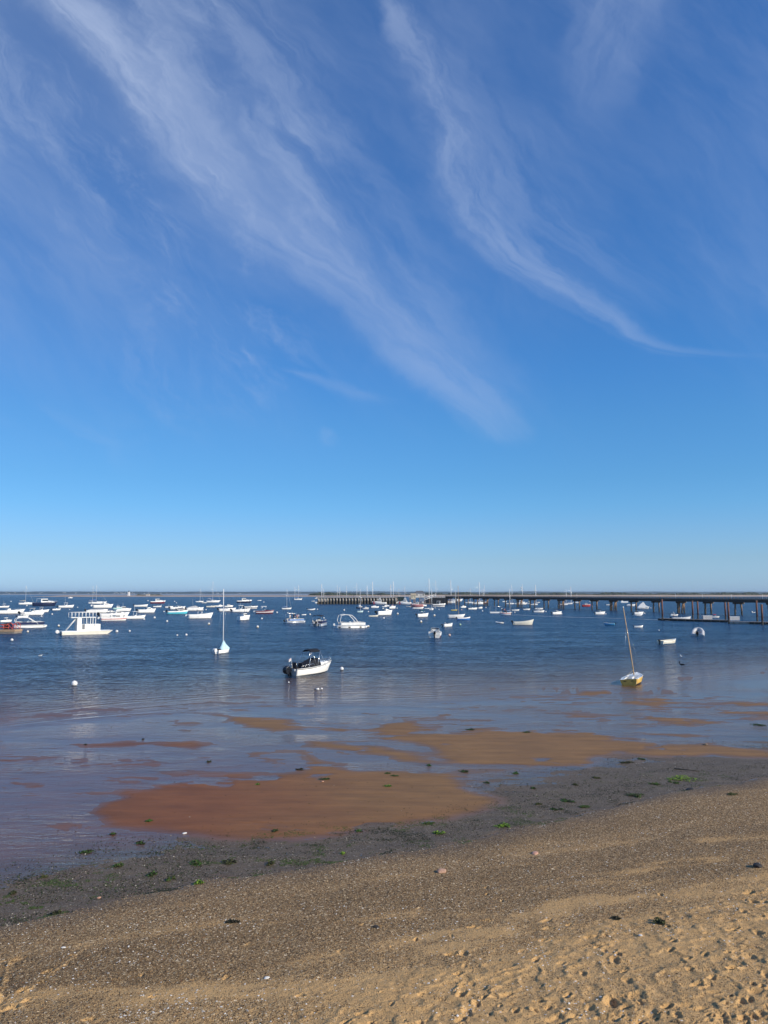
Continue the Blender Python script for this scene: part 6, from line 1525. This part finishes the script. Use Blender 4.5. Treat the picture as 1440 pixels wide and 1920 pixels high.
# broken white shells, gathered in drifts
N = 22000; py_ = 9.2 + 22 * rs.rand(N) ** 1.3; px_ = (rs.rand(N) * 1.3 - .65) * np.maximum(py_, 9)
cl = fbm(px_ * .9 + 31, py_ * .9, 3); keep = (ground_a(grav, px_, py_) > .4) & (rs.rand(N) < smooth(cl, .42, .78) * .55 + .04)
px_, py_ = px_[keep], py_[keep]; n = len(px_)
cx = []; 
for u, v, m, sp in ((340, 1880, 60, 26), (255, 1905, 50, 22), (120, 1790, 14, 18), (300, 1795, 16, 20), (175, 1725, 8, 14), (735, 1650, 12, 20), (1090, 1650, 25, 25), (1250, 1740, 8, 12), (960, 1745, 6, 9), (520, 1850, 16, 24), (1180, 1640, 14, 20), (740, 1730, 18, 24), (1200, 1432, 24, 14), (880, 1478, 12, 16), (1285, 1432, 20, 10)):
    for _ in range(m):
        p = at(u + rs.randn() * sp, v + rs.randn() * sp * .55); cx.append((p.x, p.y))
cx = np.array(cx); px_ = np.concatenate([px_, cx[:, 0]]); py_ = np.concatenate([py_, cx[:, 1]]); n = len(px_)
scatter('shell_fragments', np.stack([px_, py_, np.maximum(ground_z(px_, py_), -.004)], -1), .009 + .016 * rs.rand(n) ** 2, np.array([(.78, .75, .68)]) * (.7 + .35 * rs.rand(n, 1)), m_peb, .3, 2)
# stones, weed crumbs and shell on the wet flat
N = 340000; u_ = rs.rand(N) * 1560 - 60; v_ = 1340 + 420 * rs.rand(N)
_p = R(PITCH); _y = (960 - v_) / F_PX; _t = -CAM_H / (math.sin(_p) + _y * math.cos(_p)); px_, py_ = (u_ - 720) / F_PX * _t, (math.cos(_p) - _y * math.sin(_p)) * _t
sE = (edge_y(px_) - py_) * .88; cl = fbm(px_ * .9 + 3, py_ * 1.3, 5, .6)
bz = ground_a(bar, px_, py_)
pr_ = smooth(sE + 1.8 * smooth(px_, 0, 5), -7.5, -1.2) ** 1.3 * (.15 + .85 * smooth(cl, .38, .60)) * (1 - .97 * smooth(bz, .001, .01)) * .95 + .014
keep = (ground_a(grav, px_, py_) < .6) & (rs.rand(len(px_)) < pr_); px_, py_ = px_[keep], py_[keep]; n = len(px_)
PAL2 = np.array([(.012, .016, .010), (.028, .055, .012), (.030, .028, .020), (.06, .05, .035), (.10, .085, .065), (.42, .38, .30)])
ci = rs.choice(6, n, p=[.34, .24, .18, .12, .06, .06])
scatter('weed_and_stones', np.stack([px_, py_, np.maximum(ground_z(px_, py_), -.002)], -1), .004 + .022 * rs.rand(n) ** 4, PAL2[ci] * (.7 + .6 * rs.rand(n, 1)), m_peb, .45, 3, sink=.1)

# loose weed flakes lying in mats along the wet edge
N = 500000; u_ = rs.rand(N) * 1560 - 60; v_ = 1430 + 330 * rs.rand(N)
_y = (960 - v_) / F_PX; _t = -CAM_H / (math.sin(_p) + _y * math.cos(_p)); px_, py_ = (u_ - 720) / F_PX * _t, (math.cos(_p) - _y * math.sin(_p)) * _t
sE = (edge_y(px_) - py_) * .88; mt_ = fbm(px_ * 1.5 + 61, py_ * 1.9 + 7, 5, .6)
keep = (sE < .35) & (sE > -4.2) & (rs.rand(N) < smooth(mt_, .54, .66) * .8 * smooth(sE, -4.2, -1.6)); px_, py_ = px_[keep], py_[keep]; n = len(px_)
hue = fbm(px_ * .7 + 5, py_ * .7, 2)[:, None]
cols = (np.array([[.020, .026, .010]]) * (1 - smooth(hue, .45, .6)) + np.array([[.050, .085, .014]]) * smooth(hue, .45, .6)) * (.6 + .8 * rs.rand(n, 1))
scatter('seaweed_flakes', np.stack([px_, py_, np.maximum(ground_z(px_, py_), -.002)], -1), .007 + .016 * rs.rand(n) ** 2, cols, m_peb, .22, 5, sink=.0, stretch=1.6)

# single clumps of weed and lone stones
M('weed_green', (.055, .13, .018), .75, var=.25, scale=25); M('weed_bright', (.20, .33, .025), .7, var=.25, scale=25); M('weed_olive', (.075, .085, .022), .8, var=.25, scale=25); M('weed_brown', (.035, .028, .014), .8, var=.2, scale=25)
def weed(u, v, w_, h_, mats, label, seed, rz=0.0, name='seaweed_clump', hh=1.0):
    p = at(u, v); d = p.length / F_PX; wx, wy = w_ * d / 2 * 1.0, h_ * d / 2 * (p.length / max(1, CAM_H - p.z)) * .80
    z0 = max(float(ground_z(np.array([p.x]), np.array([p.y]))[0]), -.002)
    e = empty(name, (p.x, p.y, z0), rz); tag(e, label, 'seaweed', 'clumps of seaweed'); rr = random.Random(seed); mb = MB()
    cen = []
    for _ in range(rr.randint(3, 6)):
        a = rr.uniform(0, 6.28); q = rr.random() ** .5 * .8; cen.append((math.cos(a) * wx * q, math.sin(a) * wy * q, rr.uniform(.18, .55)))
    for i in range(int(150 + 120 * wx)):
        cx_, cy_, cr_ = cen[rr.randrange(len(cen))]; a = rr.uniform(0, 6.28); q = rr.random() ** .7
        x, y = cx_ + math.cos(a) * wx * q * cr_ * 1.5, cy_ + math.sin(a) * wy * q * cr_
        b = rr.uniform(0, 6.28); ln_ = rr.uniform(.3, .9) * min(.16, max(.05, wx * .5)); wd = rr.uniform(.006, .02); zz = rr.uniform(.003, .030 * hh) * (1.2 - q)
        dx_, dy_ = math.cos(b), math.sin(b); pts = [(x + dx_ * ln_ * t_, y + dy_ * ln_ * t_, zz * (1 + .8 * math.sin(3.1 * t_)) + .004) for t_ in (0, .33, .66, 1)]
        vs = []
        for px__, py__, pz__ in pts: vs += [(px__ - dy_ * wd, py__ + dx_ * wd, pz__), (px__ + dy_ * wd, py__ - dx_ * wd, pz__ + rr.uniform(0, .01))]
        mb.add(vs, [(0, 1, 3, 2), (2, 3, 5, 4), (4, 5, 7, 6)], mats[rr.randrange(len(mats))])
    mb.build('fronds', e); return e
G, BR, OL, DK = 'weed_green', 'weed_bright', 'weed_olive', 'weed_dark'
for i, (u, v, w_, h_, ms, lab) in enumerate((
    (1290, 1464, 56, 20, (BR, BR, BR, G), 'long bright lime green weed streak near the gravel edge'), (1262, 1468, 18, 6, (G, OL), 'dull green weed just left of the lime green streak'),
    (1428, 1359, 26, 6, (G, DK), 'green weed mat on the flat at the right frame edge'), (1173, 1429, 22, 6, (OL, DK), 'dark weed clump behind the mud right of the pale sandbar'), (1203, 1424, 12, 3, (DK, G), 'small dark weed tuft right of the dark weed clump'),
    (881, 1368, 15, 4, (G, DK), 'dark green weed on the top edge of the pale sandbar'), (987, 1374, 12, 2.5, (DK, G), 'thin dark weed on the pale sandbar crest'), (876, 1447, 20, 5, (G, DK), 'green weed in the channel between the two big sandbars'), (805, 1435, 12, 3, (G,), 'small green weed at the channel mouth below the middle bar'), (913, 1468, 12, 4, (G, DK), 'round green weed on the dark mud right of the brown bar'),
    (727, 1475, 14, 3.5, (G, BR), 'green weed tuft in the wet hollow of the brown bar'), (742, 1456, 13, 2.5, (G, OL), 'flat green weed along the brown bar top edge'), (728, 1451, 12, 2.5, (G, OL), 'green weed beside the one along the brown bar top edge'), (518, 1559, 14, 6, (G, OL, DK), 'green weed low on the brown sandbar near its foot'), (676, 1558, 13, 4, (G,), 'green weed at the foot of the brown sandbar'), (803, 1544, 18, 5, (G, OL), 'olive weed on the lower right edge of the brown bar'), (824, 1563, 18, 8, (G, BR), 'green weed on grey mud below the brown bar tip'), (945, 1549, 26, 11, (BR, G), 'large bright green weed where mud meets gravel at centre'),
    (611, 1462, 18, 3.5, (G, DK), 'green weed with a red shell on the brown bar'), (481, 1472, 10, 3, (G, BR), 'small green weed high on the brown bar'), (280, 1541, 12, 3, (G,), 'small green weed at the left of the brown bar'), (210, 1565, 14, 4, (G, DK), 'green weed just below the left tip of the brown bar'), (162, 1597, 20, 6, (G, DK), 'green weed on the grey mud at lower left'), (263, 1581, 18, 4, (DK, G), 'blue green weed on grey mud under the brown bar'),
    (221, 1625, 14, 9, (G, OL), 'upright green weed tuft on the lower left mud'), (284, 1641, 16, 9, (G, DK), 'dark green weed ball on the lower left mud'), (320, 1650, 14, 12, (OL, G), 'ragged olive weed right of the dark green weed ball'), (363, 1620, 28, 10, (OL, G), 'wide olive weed patch on the lower left mud'), (374, 1657, 18, 8, (BR, G), 'bright green weed on the gravel edge at lower left'), (82, 1645, 12, 4, (OL,), 'faint olive weed on mud at the far left'), (26, 1676, 14, 5, (OL, DK), 'olive weed by the left frame edge above the gravel'), (106, 1712, 14, 8, (OL, DK), 'olive tuft where the gravel begins at lower left'), (508, 1620, 14, 8, (OL, DK), 'dark olive weed on mud right of the wide olive patch'), (643, 1601, 8, 4, (BR,), 'tiny lime green weed ball at the gravel edge'), (430, 1617, 22, 8, (OL, DK), 'loose olive weed between wide patch and dark olive weed'),
    (1066, 1502, 26, 7, (G, DK), 'green weed spread on dark mud right of centre'), (1190, 1492, 26, 9, (G, DK, OL), 'broad dark green weed below the lime streak'), (1078, 1472, 16, 5, (OL, DK), 'olive weed on dark mud below the pale bar corner'), (1120, 1459, 16, 4, (OL,), 'brownish olive weed right of the pale bar corner'), (1224, 1470, 20, 5, (OL, G), 'olive weed left of the lime streak on dark mud'), (1008, 1508, 14, 5, (OL,), 'amber olive weed on dark mud near centre'), (1045, 1518, 18, 6, (DK, G), 'dark weed near the gravel edge right of centre'), (1093, 1513, 20, 6, (G, OL), 'greenish weed above the gravel edge right of centre'), (968, 1450, 12, 4, (G,), 'small green weed below the pale bar left part'), (1000, 1479, 12, 4, (DK, G), 'dark green tuft left of the spread weed on mud'),
    (437, 1731, 24, 6, (DK, 'weed_brown'), 'dried dark weed strip lying on the gravel at left'), (1155, 1725, 17, 5, (DK, 'weed_brown'), 'dark weed tuft on the sand left of the larger dark clump'), (1234, 1733, 20, 11, (DK, OL), 'larger dark weed clump on the sand at lower right'), (1372, 1490, 16, 5, (OL,), 'thin olive weed on the gravel top edge at right'), (158, 1397, 9, 4, (DK,), 'dark weed knot on the left flat'), (391, 1428, 9, 5, (DK, OL), 'brown black weed lump on the upper left flat'), (563, 1443, 14, 3.5, ('weed_brown',), 'black weed strip above the brown bar'))):
    weed(u, v, w_, h_, ms, lab, 100 + i, hh=1.6 if h_ > 7 else 1.0)
def rock(u, v, px, col, label, seed, name='stone', cat='stone', flat_=.55, L=1.4):
    p = at(u, v); r = px / F_PX * p.length / 2; z0 = float(ground_z(np.array([p.x]), np.array([p.y]))[0]); z0 = max(z0, 0)
    bm = bmesh.new(); bmesh.ops.create_icosphere(bm, subdivisions=3, radius=1); rr = random.Random(seed)
    dirs = [Vector((rr.gauss(0, 1), rr.gauss(0, 1), rr.gauss(0, 1))).normalized() for _ in range(7)]
    for v_ in bm.verts:
        s = 1.0
        for q in dirs: s = min(s, .80 / max(.05, v_.co.dot(q)) if v_.co.dot(q) > .8 else s)
        v_.co = Vector((v_.co.x * s * L * r, v_.co.y * s * r, v_.co.z * s * flat_ * r)) * (1 + .05 * math.sin(9 * v_.co.x) * math.cos(7 * v_.co.y))
    me = bpy.data.meshes.new(name); bm.to_mesh(me); bm.free(); me.materials.append(MATS[col]); me.polygons.foreach_set('use_smooth', [True] * len(me.polygons))
    o = link(bpy.data.objects.new(name, me)); o.location = (p.x, p.y, z0 + r * flat_ * .45); o.rotation_euler = (rr.uniform(-.2, .2), rr.uniform(-.2, .2), rr.uniform(0, 3)); return tag(o, label, cat)
M('stone_pink', (.52, .32, .22), .75, var=.2, scale=30, bump=.4); M('stone_dark', (.035, .032, .03), .7, var=.2, scale=30, bump=.3); M('shell_orange', (.60, .33, .22), .5, var=.1, scale=30); M('shell_white', (.78, .76, .70), .5, var=.1, scale=30); M('stone_tan', (.33, .25, .17), .8, var=.2, scale=30, bump=.4)
rock(828, 1636, 14, 'stone_pink', 'pinkish tan stone alone on the gravel at centre', 1)
rock(1003, 1601.5, 11, 'shell_orange', 'orange shell piece on the gravel right of the pinkish stone', 2, 'shell', 'shell', .35, 1.8)
rock(1421, 1628, 14, 'stone_dark', 'black stone on the gravel by the right frame edge', 3)
rock(1322, 1397, 6, 'stone_tan', 'small pale stone on the sandbar right side', 4)
rock(268, 1386.5, 5, 'stone_dark', 'dark stone on the upper left flat', 5)
rock(346, 1563, 6, 'shell_white', 'white shell at the foot of the brown sandbar', 6, 'shell', 'shell', .4)
rock(500, 1835, 8, 'shell_white', 'white shell on the gravel at lower centre left', 7, 'shell', 'shell', .4)
rock(706, 1738, 9, 'stone_dark', 'dark stone in a small hollow of the gravel', 8)
rock(119, 1779, 6, 'shell_white', 'white shell on the gravel at lower left', 9, 'shell', 'shell', .4)
rock(1201, 1758, 5, 'shell_white', 'white pebble below the larger dark weed clump', 10)
rock(1293, 1481, 12, 'stone_dark', 'flat dark stone on the gravel edge below the lime weed', 11, flat_=.3)
rock(185, 1684, 6, 'shell_orange', 'orange crab shell at the gravel edge on the left', 12, 'shell', 'shell', .4)
rock(604, 1467, 5, 'shell_orange', 'red orange shell below the green weed on the brown bar', 13, 'shell', 'shell', .4)
# a stick lying on the mud
p0, p1 = at(1264, 1442), at(1312, 1447)
e = empty('stick', p0); tag(e, 'thin dark stick lying on the mud above the lime green weed', 'stick'); dv = p1 - p0
MB().tube([(0, 0, .02), (dv.x * .5, dv.y * .5, .035), (dv.x, dv.y, .02)], .022, 'creosote_timber', 6, r2=.010).build('shaft', e)
_l = {}
for o in COL.objects:
    if o.parent is None and o.get('label'): _l.setdefault(o['label'], []).append(o.name)
for k_, v_ in _l.items():
    if len(v_) > 1 or not 4 <= len(k_.split()) <= 16: print('LABEL', len(k_.split()), k_, v_)
